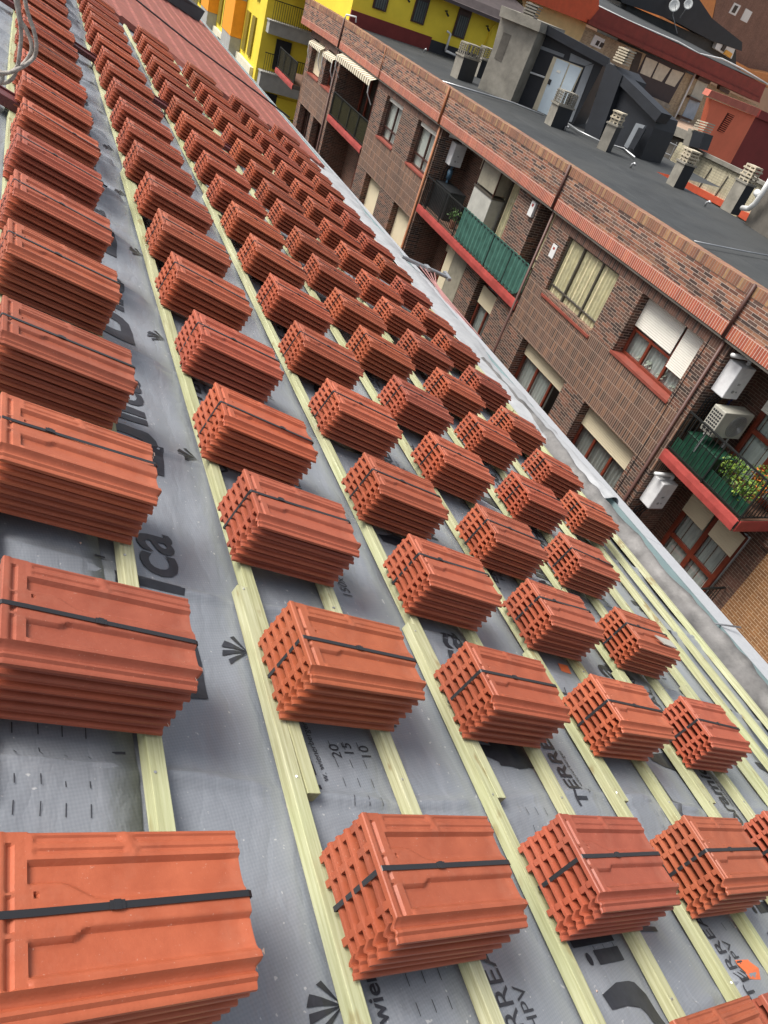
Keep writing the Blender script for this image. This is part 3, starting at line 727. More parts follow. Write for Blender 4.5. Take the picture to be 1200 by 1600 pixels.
# loggia side walls and back walls
md = MB()
for y in (8.25, 14.72 - .3, 21.8, 27.75 - .3, 32.25): md.box((XF + .425, y + .002, -16), (12.2, y + .298, -2.05))
md.box((12.2, 3.0, -16), (12.45, 8.55, -2.05)); md.box((12.2, 14.42, -16), (12.45, 22.1, -2.05)); md.box((12.2, 27.45, -16), (12.45, 32.55, -2.05))
B(md, 'loggia_wall', B_DARK)
mc = MB()
for y0, y1, _ in WBAYS: mc.box((11.85, y0 + .31, -16), (11.9, y1 - .31, -2.06))
mc.box((12.5, 3, -16), (16.9, 36.8, -1.35)); mc.box((11.3, 36.6, -16), (17, 36.88, -1.35))
B(mc, 'inner_core', INTER)
# parapet
def para(z0, z1, xo, y0=4.0, y1=33.0, mat=B_PAR, name='parapet', th=.24):
    m = MB(); m.box((XF - xo, y0, z0), (XF - xo + th, y1, z1))
    # swings round at the far end
    pts = [(XF - xo, y1)] + [(XF - xo - .011 * (k ** 1.75), y1 + .62 * k) for k in range(1, 8)]
    for (xa, ya), (xb, yb) in zip(pts, pts[1:]): m.add([(xa,ya,z0),(xb,yb,z0),(xb+th,yb,z0),(xa+th,ya,z0),(xa,ya,z1),(xb,yb,z1),(xb+th,yb,z1),(xa+th,ya,z1)], [(3,2,1,0),(4,5,6,7),(0,1,5,4),(2,3,7,6),(0,4,7,3),(1,2,6,5)])
    return B(m, name, mat)
para(-1.78, -1.235, .10); para(-2.045, -1.782, .115, mat=B_RED, name='red_soldier_band', th=.30); para(-1.233, -1.045, .112, mat=B_CAP, name='parapet_cap', th=.27)
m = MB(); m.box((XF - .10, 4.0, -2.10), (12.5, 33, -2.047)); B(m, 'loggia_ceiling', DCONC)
# flat roof of felt
m = MB(); nx, ny = 40, 60
def FR(i, j):
    y = 3.5 + 35 * j / (ny-1); x = 11.16 + ((5.95 if y < 19.4 else 9.5)) * i / (nx-1); return (x, y, -1.21 + .012 * (vnoise(x * .9, y * .5, 40) - .5) - .0)
m.add(*grid(nx, ny, FR)); B(m, 'flat_roof', FELT, smooth=True)
m = MB(); m.tube([(11.17 + .02, 4, -1.10), (11.18, 33, -1.10)], .018, 6); B(m, 'roof_cable', DARKST)
for (y, mat, r) in ((8.42, PIPEB, .035), (14.80, PIPEB, .035), (21.95, PIPEO, .04), (27.6, PIPEO, .018), (32.6, PIPEB, .04)):
    m = MB(); m.tube([(XF - .145, y, -1.02), (XF - .145, y, -2.06)], r, 8)
    if r > .02: m.tube([(XF - .05, y - .02, -2.07), (XF - .05, y - .02, -16)], r, 8)
    B(m, 'downpipe', mat, smooth=True)
m = MB(); m.tube([(XF - .13, 32.6, -1.02), (XF - .10, 32.6, -.86), (XF + .28, 32.5, -.82), (XF + .3, 32.45, -1.0)], .035, 8); B(m, 'vent_elbow', WHITEP, smooth=True)

def shutter(m, x, y0, y1, z0, z1, pitch=.045):
    n = max(2, int((z1 - z0) / pitch)); vs = []; 
    for k in range(n + 1):
        z = z1 + (z0 - z1) * k / n
        vs += [(x, y0, z), (x, y1, z), (x - .006, y0, z - pitch * .8), (x - .006, y1, z - pitch * .8)] if k < n else [(x, y0, z), (x, y1, z)]
    fs = []
    for k in range(len(vs) // 2 - 1): fs.append((2*k, 2*k+1, 2*k+3, 2*k+2))
    m.add(vs, fs); m.box((x + .004, y0, z0), (x + .012, y1, z1)); return m
def curtain(m, x, y0, y1, z0, z1, amp=.02, per=.11):
    n = max(6, int((y1 - y0) / .02)); vs = []
    for k in range(n + 1):
        y = y0 + (y1 - y0) * k / n; xx = x + amp * math.sin(2 * math.pi * (y + .02 * math.sin(y * 9)) / per) + amp * .4 * math.sin(y * 31)
        vs += [(xx, y, z0), (xx, y, z1)]
    m.add(vs, [(2*k, 2*k+1, 2*k+3, 2*k+2) for k in range(n)]); return m
def window(y0, y1, z0, z1, x=XF + .27, fmat=WREDF, muls=(.5,), trans=(.38,), sh=(), shm=WHITE, cur=CURT, w=.06, sill=True, curt=(0, 1), label=None, par=None):
    m = MB(); e = .003
    m.box((x, y0+e, z0+e), (x+.07, y0+w, z1-e)); m.box((x, y1-w, z0+e), (x+.07, y1-e, z1-e)); m.box((x+.001, y0+w, z0+e), (x+.069, y1-w, z0+w)); m.box((x+.001, y0+w, z1-w), (x+.069, y1-w, z1-e))
    for a in muls: y = y0 + (y1-y0)*a; m.box((x+.002, y-w*.55, z0+w), (x+.068, y+w*.55, z1-w))
    for a in trans: z = z0 + (z1-z0)*a; m.box((x+.004, y0+w, z-w*.45), (x+.066, y1-w, z+w*.45))
    f = B(m, 'window', fmat, bevel=.004)
    if label: f['label'] = label
    p = MB(); p.add([(x+.03, y0+w*.9, z0+w*.9), (x+.03, y1-w*.9, z0+w*.9), (x+.03, y1-w*.9, z1-w*.9), (x+.03, y0+w*.9, z1-w*.9)], [(0,1,2,3)]); BS(p, 'pane', GLASS, f)
    c = curtain(MB(), x+(.05 if cur is BEIGE else .13), y0 + (y1-y0)*curt[0], y0 + (y1-y0)*curt[1], z0+.02, z1); BS(c, 'curtain', cur, f, smooth=True)
    if sh:
        for a, b, d in sh:
            s = shutter(MB(), x - .035, y0 + (y1-y0)*a + .012, y0 + (y1-y0)*b - .012, z1 - (z1-z0)*d, z1 - .002); BS(s, 'shutter', shm, f)
    if sill:
        s = MB(); s.box((XF - .035, y0 - .03, z0 - .055), (x, y1 + .03, z0 + .004)); BS(s, 'sill', SILL, f)
    return f
def dressing(f, x, y0, y1, z, n, seed):
    rr = random.Random(seed); m = MB()
    for k in range(n):
        y = rr.uniform(y0, y1); r = rr.uniform(.05, .10); zz = z + r * .8
        for t in range(10):
            a = rr.uniform(0, 6.3); b = rr.uniform(-.3, 1.2); d = Vector((math.cos(a)*math.cos(b)*.5, math.sin(a)*math.cos(b), math.sin(b))) * r
            c = Vector((x, y, zz)) + d; q = r * .45
            m.add([c + Vector((0, -q, -q*.4)), c + Vector((.02, 0, q)), c + Vector((0, q, -q*.3)), c + Vector((-.03, 0, -q))], [(0,1,2),(0,2,3)])
    return m
for bi, (y0, y1, wins) in enumerate(WBAYS):
    for wi, (a, b) in enumerate(wins):
        for k, (zs, zh) in enumerate(FL[:4]):
            if bi == 0 and wi == 0 and k == 0:
                f = window(a, b, zs, zh, muls=(.36, .69), trans=(.42,), sh=((0, .35, .70), (.37, 1, .52)), cur=CURT, label='red framed window with two uneven white shutters')
                BS(dressing(None, XF + .355, a + .1, b - .1, zs + .06, 7, 5), 'window_ornaments', paint('pale_china', (.40,.42,.36), .4), f)
            elif bi == 0 and wi == 1 and k == 0:
                window(a, b, zs - .12, zh, fmat=WGREY, muls=(.33, .70), trans=(.20,), sh=(), cur=BEIGE, w=.045, x=XF + .07, label='wide grey framed window with beige blinds')
            elif bi == 0 and wi == 0 and k == 1:
                window(a, b, zs, zh, muls=(.36, .70), trans=(), sh=((0, 1, .42),), shm=CREAM, cur=paint('net_curtain', (.30,.31,.30), .8), label='lower red framed window under a cream shutter')
            elif bi == 0 and k == 1:
                window(a, b, zs, zh, muls=(.33, .66), trans=(), sh=((0, 1, .32),), shm=CREAM, cur=CURT, curt=(.33, 1))
            elif bi == 1 and k == 0:
                window(a, b, zs, zh, fmat=WDARK, muls=(.5,), trans=(.28,), sh=((0, 1, .12),), shm=WHITE, cur=CURTW, w=.055, x=XF + .16)
            elif bi == 1 and k == 1:
                window(a, b, zs, zh, fmat=WDARK, muls=(), trans=(), sh=((0, 1, .97),), shm=CREAM)
            elif bi == 2 and k == 0:
                window(a, b, zs, zh, fmat=WREDF if wi == 0 else WDARK, muls=(.5,) if wi == 0 else (), trans=(.3,) if wi == 0 else (), sh=((0, 1, .12),) if wi == 0 else ((0, 1, .97),), shm=CREAM)
            elif bi == 2 and k == 1:
                window(a, b, zs, zh, fmat=WDARK, muls=(.35, .65), trans=(), cur=CURT, curt=(0, .5))
            else:
                window(a, b, zs, zh, fmat=WREDF, muls=(.5,), trans=(), sh=((0, 1, .5),), shm=CREAM)
m = MB()
for (y, z0, z1) in ((21.4, -2.2, -9), (8.75, -2.2, -12)): m.tube([(XF - .008, y + .02*math.sin(k), z0 + (z1 - z0)*k/12) for k in range(13)], .008, 5)
m.tube([(XF - .13, 4 + .5*k, -1.62 + .012*math.sin(k*2.1)) for k in range(56)], .006, 4)
B(m, 'facade_cable', DARKST)
# balcony slabs and railings
def slab(y0, y1, z, x0=XF - .0):
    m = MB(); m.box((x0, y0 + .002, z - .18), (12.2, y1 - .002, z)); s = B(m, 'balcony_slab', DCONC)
    m = MB(); n = int((y1 - y0) / .07)
    vs = []
    for k in range(n + 1):
        y = y0 + (y1 - y0) * k / n; b = .010 * vnoise(y * 4, z, 60) + .010 * vnoise(y * 11, z, 61)
        vs += [(x0 - .03, y, z + .02), (x0 - .035 - b, y, z - .09), (x0 - .03 - b * .5, y, z - .215), (x0 + .03, y, z - .215)]
    fs = []
    for k in range(n):
        for q in range(3): fs.append((4*k+q, 4*k+q+1, 4*k+q+5, 4*k+q+4))
    m.add(vs, fs); m.box((x0 - .03, y0, z + .005), (x0 + .03, y1, z + .02)); BS(m, 'fascia', REDSL, s)
    if y0 < 7: m = MB(); m.box((x0 + .032, y0 - .03, z - .215), (12.19, y0, z + .02)); BS(m, 'fascia_end', REDSL, s)
    m = MB(); m.box((x0 + .04, y0 + .01, z + .001), (12.19, y1 - .01, z + .012)); BS(m, 'floor_tiles', FLOORT, s)
    return s
def railing(y0, y1, z, x=XF + .02, h=.92, step=.105, mat=BLACKIR, name='balcony_railing', ret=0):
    m = MB(); m.bar((x, y0, z + h), (x, y1, z + h), .04, .03); m.bar((x, y0, z + .09), (x, y1, z + .09), .03, .02)
    n = int((y1 - y0) / step)
    for k in range(n + 1):
        y = y0 + (y1 - y0) * k / n; m.bar((x, y, z + .09), (x, y, z + h), .014)
    for k in range(int((y1 - y0) / 1.1) + 1):
        y = y0 + min(y1 - y0, 1.1 * k + .0); m.bar((x, y, z), (x, y, z + h + .01), .03)
    if ret:
        m.bar((x, y0, z + h), (x + ret, y0, z + h), .04, .03, up=(0,0,1)); m.bar((x, y0, z + .09), (x + ret, y0, z + .09), .03, .02)
        for k in range(int(ret / step)): m.bar((x + step * (k + 1), y0, z + .09), (x + step * (k + 1), y0, z + h), .014)
    return B(m, name, mat)
for (y0, y1) in ((6.03, 8.25), (14.72, 21.8), (27.75, 32.25)):
    for k in range(4):
        z = -4.47 - 2.72 * k
        slab(y0, y1, z); railing(y0 + .02, y1 - .02, z, ret=1.15 if y0 < 7 else 0)
slab(36.9, 40.3, -4.47, XF - .35); railing(36.95, 40.3, -4.47, XF - .33)
slab(36.9, 40.3, -7.19, XF - .35); railing(36.95, 40.3, -7.19, XF - .33)
# brown glass behind the far railings
m = MB(); m.box((XF + .05, 27.8, -4.42), (XF + .056, 32.2, -3.57)); B(m, 'railing_screen', paint('smoked_panel', (.055,.05,.02), .2, var=.2))
m = MB(); m.box((XF - .30, 37.0, -4.42), (XF - .294, 40.2, -3.57)); B(m, 'railing_screen', paint('smoked_panel_far', (.06,.05,.02), .2, var=.2))
# green corrugated screen on the middle loggia
m = MB(); n = 240; vs = []
for k in range(n + 1):
    y = 14.8 + (18.95 - 14.8) * k / n; xx = XF - .035 + .055 * abs(math.sin(math.pi * y / .21)) ** .6
    sag = .25 * smooth01((15.2 - y) / .4)
    vs += [(xx, y, -4.42 + sag * .8), (xx, y, -3.50)]
m.add(vs, [(2*k, 2*k+1, 2*k+3, 2*k+2) for k in range(n)]); B(m, 'green_screen', GREENS, smooth=True)
# doors and windows at the back of the loggias
XB = 12.05
window(6.15, 7.66, -4.44, -2.25, x=XB, muls=(.5,), trans=(.45,), sh=((0, .46, .36), (.54, 1, .36)), shm=WHITE, cur=CURT, sill=False, w=.11)
window(6.28, 7.82, -7.15, -5.12, x=XB, muls=(.5,), trans=(.42,), sh=((0, .46, .26), (.54, 1, .28)), shm=CREAM, cur=CURT, sill=False, w=.11, label='red framed balcony door under cream shutters')
window(19.0, 20.6, -4.44, -2.3, x=XB, fmat=WHITEP, muls=(.5,), trans=(), sh=((0, 1, .2),), shm=CREAM, cur=CURTW, sill=False)
window(16.9, 18.7, -4.44, -2.15, x=XF + .55, fmat=WGREY, muls=(.55,), trans=(), cur=BEIGE, sill=False, w=.05)
window(14.9, 15.5, -4.44, -2.15, x=XF + .45, fmat=WGREY, muls=(), trans=(.4,), cur=BEIGE, sill=False, w=.05)
m = MB(); m.box((XF + .10, 15.62, -4.46), (XF + .9, 16.75, -2.1)); B(m, 'brick_pier', B_WALL)
m = MB(); m.box((XF + .02, 15.72, -2.58), (XF + .09, 15.92, -2.22)); B(m, 'number_plate', WHITEP)
m = MB(); m.box((XF - .02, 14.14, -3.02), (XF - .003, 14.34, -2.70)); B(m, 'number_plate', WHITEP)
m = MB(); m.box((XF - .0205, 14.20, -2.82), (XF - .0215, 14.28, -2.76)); m.box((XF + .0185, 15.78, -2.34), (XF + .0195, 15.86, -2.27)); B(m, 'plate_print', paint('plate_red', (.35,.06,.05), .5, bump=0))
window(19.3, 20.9, -7.15, -5.05, x=XB, fmat=WREDF, muls=(.5,), trans=(.35,), sh=((0, 1, .2),), shm=CREAM, cur=CURTW, sill=False)
window(16.0, 17.2, -7.15, -5.05, x=XF + .5, fmat=WREDF, muls=(.5,), trans=(.35,), sh=((0, 1, .25),), shm=CREAM, cur=CURT, sill=False)
m = MB(); m.box((XF + .35, 18.3, -7.17), (XF + .9, 19.15, -4.66)); B(m, 'screen_wall', FROST)
m = MB(); m.box((XF + .35, 19.17, -7.17), (XF + .42, 19.6, -4.66)); B(m, 'cream_panel', CREAM)
m = MB(); m.box((XF + .15, 14.75, -7.17), (XF + .8, 15.9, -4.66)); B(m, 'brick_pier', B_WALL)
m = MB(); m.box((XF + .3, 17.3, -7.17), (XF + .9, 18.2, -4.66)); B(m, 'brick_pier', B_WALL)
window(28.2, 29.9, -4.44, -2.2, x=XB, fmat=paint('varnished_wood', (.42,.16,.04), .4), muls=(.5,), trans=(), cur=CURTW, sill=False, w=.12)
window(30.3, 31.9, -4.44, -2.2, x=XB, fmat=WREDF, muls=(.5,), trans=(), cur=INTER, sill=False, w=.12)
window(28.4, 30.4, -7.15, -4.95, x=XB, fmat=WREDF, muls=(.5,), trans=(.4,), sh=((0, .5, 1),), shm=CREAM, cur=CURTW, sill=False)
# awnings
STRIPE = NT('awning_stripes', .8); sxx = STRIPE.new('ShaderNodeSeparateXYZ'); STRIPE.set(sxx.inputs[0], STRIPE.pos())
STRIPE.col(STRIPE.ramp(STRIPE.math('FRACT', STRIPE.math('MULTIPLY', sxx.outputs[1], 4.2)), [(0, (.66,.61,.47)), (.55, (.66,.61,.47)), (.6, (.20,.15,.10)), (1, (.20,.15,.10))])); STRIPE = STRIPE.m
def awning(y0, y1, z, out=.55, drop=.22):
    m = MB(); m.add([(XF - .01, y0, z), (XF - .01, y1, z), (XF - out, y1, z - .12), (XF - out, y0, z - .12)], [(0,1,2,3)])
    n = max(4, int((y1 - y0) / .12)); vs = []
    for k in range(n + 1): y = y0 + (y1-y0)*k/n; vs += [(XF - out, y, z - .12), (XF - out - .01, y, z - .12 - drop + .03 * (k % 2))]
    m.add(vs, [(2*k, 2*k+1, 2*k+3, 2*k+2) for k in range(n)])
    a = B(m, 'awning', STRIPE)
    for y in (y0 + .08, y1 - .08): m = MB(); m.bar((XF - .02, y, z - .9), (XF - out * .9, y, z - .55), .03); m.bar((XF - out * .9, y, z - .55), (XF - out, y, z - .14), .03); BS(m, 'awning_arm', WHITEP, a)
    return a
awning(27.85, 32.1, -2.10, .30, .20); awning(32.6, 34.1, -2.40, .22, .14); awning(34.55, 36.4, -2.40, .20, .12)
# tan brick neighbour on the right of the loggia, and its roof corner
nb = thing('tan_brick_building', 'tan brick wall of the next building at the right edge below the balcony', 'building', (13, 2, -16))
m = MB(); m.box((12.12, -6, -16), (14, 5.80, -5.0)); o = m.build('wall', B_TAN, nb); o.matrix_parent_inverse = Matrix.Translation((-13,-2,16))
m = MB(); m.box((12.10, -6, -5.0), (14, 5.98, -2.05)); o = m.build('upper_wall', B_WALL, nb); o.matrix_parent_inverse = Matrix.Translation((-13,-2,16))

# ---- things standing on the loggias
def boiler(x, y, z, label, rot=0):
    t = thing('water_heater', label, 'water heater', (x, y, z), 'white water heaters in the loggias')
    m = MB(); m.box((0, -.34, 0), (.42, 0, .66)); m.build('casing', paint('enamel_white', (.80,.81,.82), .25, bump=0), t, bevel=.02)
    m = MB(); m.tube([(.33, -.17, .66), (.33, -.17, .73), (.30, -.17, .77), (.25, -.17, .785), (-.22, -.17, .80)], .042, 12); m.build('flue', WHITEP, t, smooth=True)
    m = MB()
    for k in range(4): m.tube([(.08 + .09*k, -.1, 0), (.08 + .09*k, -.09, -.10), (.06 + .09*k, -.02, -.22 - .05*k), (.06 + .09*k, -.015, -1.0)], .014, 6)
    m.build('pipes', DARKST, t, smooth=True)
    m = MB(); m.tube([(.16, -.342, .16), (.16, -.352, .16)], .03, 12); m.tube([(.26, -.342, .16), (.26, -.352, .16)], .016, 10); m.box((.17, -.343, .30), (.24, -.348, .34)); m.build('knob', STEEL, t)
    return t
boiler(11.14, 8.24, -3.02, 'white water heater on the dark brick wall above the air conditioner')
boiler(11.14, 8.24, -5.76, 'white water heater below the red balcony edge beside the lower balcony door')
boiler(11.42, 21.79, -3.04, 'white water heater high in the middle loggia above the dark cabinet')
m = MB(); m.tube([(11.62, 21.6, -3.45), (11.62, 21.6, -3.18)], .085, 12); m.tube([(11.62, 21.6, -3.18), (11.62, 21.6, -3.06)], .04, 10); m.tube([(11.62, 21.6, -3.62), (11.62, 21.6, -3.45)], .035, 8)
tag(m.build('filter_cartridge', paint('filter_blue', (.08,.16,.24), .4), smooth=True), 'small blue cylinder hanging below the water heater in the middle loggia', 'water filter')
t = thing('air_conditioner', 'cream outdoor air conditioner unit on the right hand balcony behind the railing', 'air conditioner', (11.12, 7.62, -3.72))
m = MB(); m.box((0, 0, 0), (.82, .32, .56)); m.build('casing', paint('ac_cream', (.45,.44,.38), .4), t, bevel=.015)
m = MB(); m.tube([(.50, -.004, .28), (.50, -.012, .28)], .235, 28); m.build('fan_guard', paint('ac_guard', (.26,.26,.25), .5), t)
m = MB()
for k in range(7): m.tube([(.50 + .03*(k+1)*math.cos(a), -.016, .28 + .03*(k+1)*math.sin(a)) for a in [i*math.pi/12 for i in range(25)]], .003, 4)
m.build('guard_rings', STEEL, t)
m = MB()
for k in range(7):
    for q in range(5): m.box((-.004, .03 + .055*q, .06 + .065*k), (.001, .07 + .055*q, .10 + .065*k))
m.build('side_vent', DARKST, t)
m = MB(); m.bar((.05, .16, -.04), (.05, .16, -.7), .03); m.bar((.75, .16, -.04), (.75, .16, -.7), .03); m.bar((0, .16, -.02), (.82, .16, -.02), .03); m.build('bracket', WHITEP, t)
m = MB()
for k in range(60):
    a = random.uniform(0, 6.28); c = Vector((11.75 + .03*math.cos(a), 8.18 - .03, -2.9 - .02*k)); m.bar(c, c + Vector((.03*math.cos(a*3), -.02, .02)), .02)
tag(m.build('blue_garland', paint('garland_blue', (.03,.04,.20), .4)), 'thin dark blue garland hanging on the brick wall beside the air conditioner', 'garland')
m = MB(); m.box((11.20, 7.25, -4.45), (11.65, 8.15, -3.98)); m.box((11.18, 7.23, -3.98), (11.67, 8.17, -3.94))
tag(m.build('garden_box', GREEND, bevel=.03), 'dark green storage box on the balcony floor under the air conditioner', 'storage box')
m = MB(); m.box((11.06, 6.1, -4.44), (11.07, 8.2, -4.12)); tag(m.build('green_windbreak', GREEND), 'dark green mesh sheet tied inside the railing of the right hand balcony', 'windbreak')
def plant(x, y, z, label, mats, n=160, r=.28, pot=(.6,.6,.58), seed=1, g=None):
    rr = random.Random(seed); t = thing('potted_plant', label, 'plant', (x, y, z), g)
    m = MB(); m.tube([(0,0,0), (0,0,.02), (0,0,.2), (0,0,.22)], [.07,.08,.11,.115], 14); m.build('pot', paint('pot_%d' % seed, pot, .5), t)
    m = MB()
    for k in range(6): a = rr.uniform(0, 6.28); m.tube([(0,0,.2), (.08*math.cos(a), .08*math.sin(a), .3), (.16*math.cos(a), .16*math.sin(a), .42)], .005, 5)
    m.build('stem', LEAF, t)
    for q, mt_ in enumerate(mats):
        m = MB()
        for k in range(n // len(mats)):
            a = rr.uniform(0, 6.28); d = r * rr.random() ** .5; c = Vector((d*math.cos(a), d*math.sin(a), .24 + rr.random() * r * 1.3))
            u = Vector((rr.uniform(-1,1), rr.uniform(-1,1), rr.uniform(-.4,.9))).normalized(); w = u.cross(Vector((rr.uniform(-1,1), rr.uniform(-1,1), 1))).normalized(); L = rr.uniform(.05, .10)
            m.add([c, c + u*L*.5 + w*L*.28, c + u*L, c + u*L*.5 - w*L*.28], [(0,1,2,3)])
        m.build('leaves' if q == 0 else 'blossom', mt_, t)
    return t
plant(11.22, 6.42, -4.44, 'white pot of lime green foliage by the corner of the right hand balcony', [LEAFY, LEAF], 320, .24, (.62,.62,.6), 3, 'potted plants on the right hand balcony')
plant(11.75, 6.5, -4.30, 'plant with orange flowers at the back of the right hand balcony', [LEAF, FLOW, LEAFY], 420, .30, (.65,.25,.08), 4, 'potted plants on the right hand balcony')
plant(11.45, 7.0, -4.40, 'small yellow green plant between the green box and orange flowers', [LEAFY, LEAF], 300, .26, (.1,.2,.1), 5, 'potted plants on the right hand balcony')
m = MB(); m.tube([(11.55, 6.35, -3.62), (11.55, 6.35, -3.50)], .07, 14); tag(m.build('white_bucket', WHITEP), 'small white tub standing high at the right end of the right hand balcony', 'tub')
plant(11.35, 19.9, -4.44, 'green plant beside the white cabinet in the middle loggia', [LEAF], 120, .22, (.3,.15,.1), 6)
plant(11.25, 15.6, -7.17, 'green plant in a red pot on the lower middle balcony', [LEAF], 200, .3, (.35,.03,.02), 7)
m = MB(); m.box((11.30, 20.55, -4.45), (11.85, 21.75, -3.62)); m.box((11.28, 20.53, -3.62), (11.87, 21.77, -3.58))
tag(m.build('dark_cabinet', paint('anthracite', (.022,.024,.026), .4), bevel=.01), 'dark anthracite cabinet behind the black railing of the middle loggia', 'cabinet')
t = thing('glazed_cabinet', 'pale grey cabinet with a glazed upper part standing above the green screen', 'cabinet', (11.15, 17.95, -4.45))
m = MB(); m.box((0, 0, 0), (.55, 1.15, 1.55)); m.build('lower_cupboard', [paint('cupboard_grey', (.42,.42,.38), .5)], t, bevel=.01)
m = MB(); m.box((-.02, -.02, 1.55), (.57, 1.17, 1.60)); m.build('worktop', WGREY, t)
m = MB(); m.box((.02, .03, 1.66), (.5, 1.12, 2.28)); m.build('glazing', FROST, t, bevel=.01)
m = MB()
for x, y in ((0,0), (0,1.12), (.5,0), (.5,1.12)): m.bar((x+.015, y+.015, 1.6), (x+.015, y+.015, 2.32), .035)
m.bar((0,.01,2.31), (0,1.14,2.31), .035); m.bar((.5,.01,2.31), (.5,1.14,2.31), .035); m.bar((.0,.02,2.31), (.5,.02,2.31), .035); m.build('frame', WDARK, t)

# ------------------------------------------------------------------ on the flat roof
def pxof(P):
    c = CM @ (Vector(P) - CP); return 600 + FPX * c.x / c.z, 800 + FPX * c.y / c.z
def chimney(pL, pM, pR, top, n=4, seed=1, z0=-1.22, pot='slab'):
    L, M_, R_ = atz(*pL, z0), atz(*pM, z0), atz(*pR, z0)
    # square the plan: keep the mid corner and the mean width
    a1 = (L - M_); a2 = (R_ - M_); w1 = max(.34, min(.62, a1.length)); w2 = max(.34, min(.70, a2.length)); a1.normalize(); a2 = Vector((-a1.y, a1.x, 0)) * (1 if Vector((-a1.y, a1.x, 0)).dot(a2) > 0 else -1)
    w = w1; h = .3
    while pxof(L + Vector((0, 0, h)))[1] > top and h < 2: h += .01
    def P(s, q, z): return M_ + a1 * (s * 1.0) + a2 * (q * w2 / w1) + Vector((0, 0, z))
    m = MB(); pts = [P(0,0,0), P(w,0,0), P(w,w,0), P(0,w,0)]
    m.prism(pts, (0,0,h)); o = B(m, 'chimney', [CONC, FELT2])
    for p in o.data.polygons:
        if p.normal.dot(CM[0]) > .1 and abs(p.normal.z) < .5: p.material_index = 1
    m = MB(); e = .03; m.prism([P(-e,-e,h), P(w+e,-e,h), P(w+e,w+e,h), P(-e,w+e,h)], (0,0,.05)); BS(m, 'cap', CONC, o)
    m = MB(); z = h + .05; rr = random.Random(seed)
    if pot == 'slab':
        for k in range(n):
            g_ = .045
            for s in (.12, .5, .88):
                for q in (.12, .88): m.prism([P(w*s-.02, w*q-.02, z), P(w*s+.02, w*q-.02, z), P(w*s+.02, w*q+.02, z), P(w*s-.02, w*q+.02, z)], (0,0,g_))
            z += g_; j = .03 * (k % 2); m.prism([P(.03-j,.03-j,z), P(w-.03+j,.03-j,z), P(w-.03+j,w-.03+j,z), P(.03-j,w-.03+j,z)], (0,0,.04)); z += .04
    else:
        s0 = w / 4
        for r_ in range(5):
            for c_ in range(4):
                for side in (0, 1):
                    cx = s0 * (c_ + .5); cz = z + .03 + r_ * .075; y = 0 if side == 0 else w
                    ring = [(cx + .034*math.cos(t*math.pi/4), cz + .034*math.sin(t*math.pi/4)) for t in range(9)]
                    m.tube([P(x, y, zz) for x, zz in ring], .013, 4)
                    ring2 = [(cx + .034*math.cos(t*math.pi/4), cz + .034*math.sin(t*math.pi/4)) for t in range(9)]
                    m.tube([P(0 if side == 0 else w, x, zz) for x, zz in ring2], .013, 4)
        m.prism([P(.02,.02,z+.36), P(w-.02,.02,z+.36), P(w-.02,w-.02,z+.36), P(.02,w-.02,z+.36)], (0,0,.03)); 
    BS(m, 'chimney_vent', paint('vent_concrete_%d' % seed, (.50,.44,.33), .8, var=.2) if pot == 'slab' else CONC, o)
    return o
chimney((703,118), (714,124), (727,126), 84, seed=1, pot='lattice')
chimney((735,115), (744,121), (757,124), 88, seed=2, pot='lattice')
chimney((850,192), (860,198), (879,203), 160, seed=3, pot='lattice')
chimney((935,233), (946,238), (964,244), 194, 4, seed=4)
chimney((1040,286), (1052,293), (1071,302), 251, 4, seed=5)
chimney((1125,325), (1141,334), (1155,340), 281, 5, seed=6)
m = MB()
for px, py in ((882,204), (985,262), (1101,322), (662,82)):
    c = atz(px, py, -1.2); m.tube([c, c + Vector((0,0,.10)), c + Vector((.03,-.05,.15)), c + Vector((.03,-.11,.12))], .032, 8)
B(m, 'roof_vent', STEEL, smooth=True)
m = MB(); q = [atz(x, y, -1.13) for x, y in ((690,127), (760,148), (800,160), (850,180))]; m.tube(q, .03, 6); B(m, 'roof_pipe', STEEL, smooth=True); m = MB(); q = [atz(x, y, -1.13) for x, y in ((880,188), (905,205), (940,222), (975,232), (992,246))]; m.tube(q, .03, 6); B(m, 'roof_pipe', STEEL, smooth=True); m = MB()
q = [atz(x, y, -1.12) for x, y in ((1085,377), (1120,384), (1160,392), (1215,402))]; m.tube(q, .018, 6)
B(m, 'roof_pipe', STEEL, smooth=True)

def poly(plane, pts, thick=.12, out=0.0):
    m = MB(); P = [plane(x, y, out) for x, y in pts]; m.prism(P, -plane.n * thick); return m
VENTM = bpy.data.materials['vent_concrete_4']
def TB(t, m, name, mat, par=None, **k):
    o = m.build(name, mat, par or t, **k)
    if par is None: o.matrix_parent_inverse = t.matrix_world.inverted()
    return o
def slat_vent(t, plane, x, y, w, h, n, out, mat, lean=.5):
    m = MB()
    for k in range(n):
        yy = y - h * k / n; xx = x + lean * h * k / n; e = .8 * (k % 2)
        P = poly(plane, [(xx-e, yy), (xx+w+e, yy+w*.42), (xx+w+e+.8, yy+w*.42-h/n*.55), (xx-e+.8, yy-h/n*.55)], .4, out); m.add(P.v, P.f)
    a = poly(plane, [(x+w*.15, y), (x+w*.85, y+w*.35), (x+w*.85+lean*h*.9, y+w*.35-h*.9), (x+w*.15+lean*h*.9, y-h*.9)], .2, out-.08); m.add(a.v, a.f)
    return TB(t, m, 'slatted_vent', mat)
def inset(t, par, plane, pts, mat, name, out=.02, thick=.05):
    return poly(plane, pts, thick, out).build(name, mat, par)
def T2(name, label, cat, p): 
    t = thing(name, label, cat, p); t.matrix_world = Matrix.Translation(p); return t

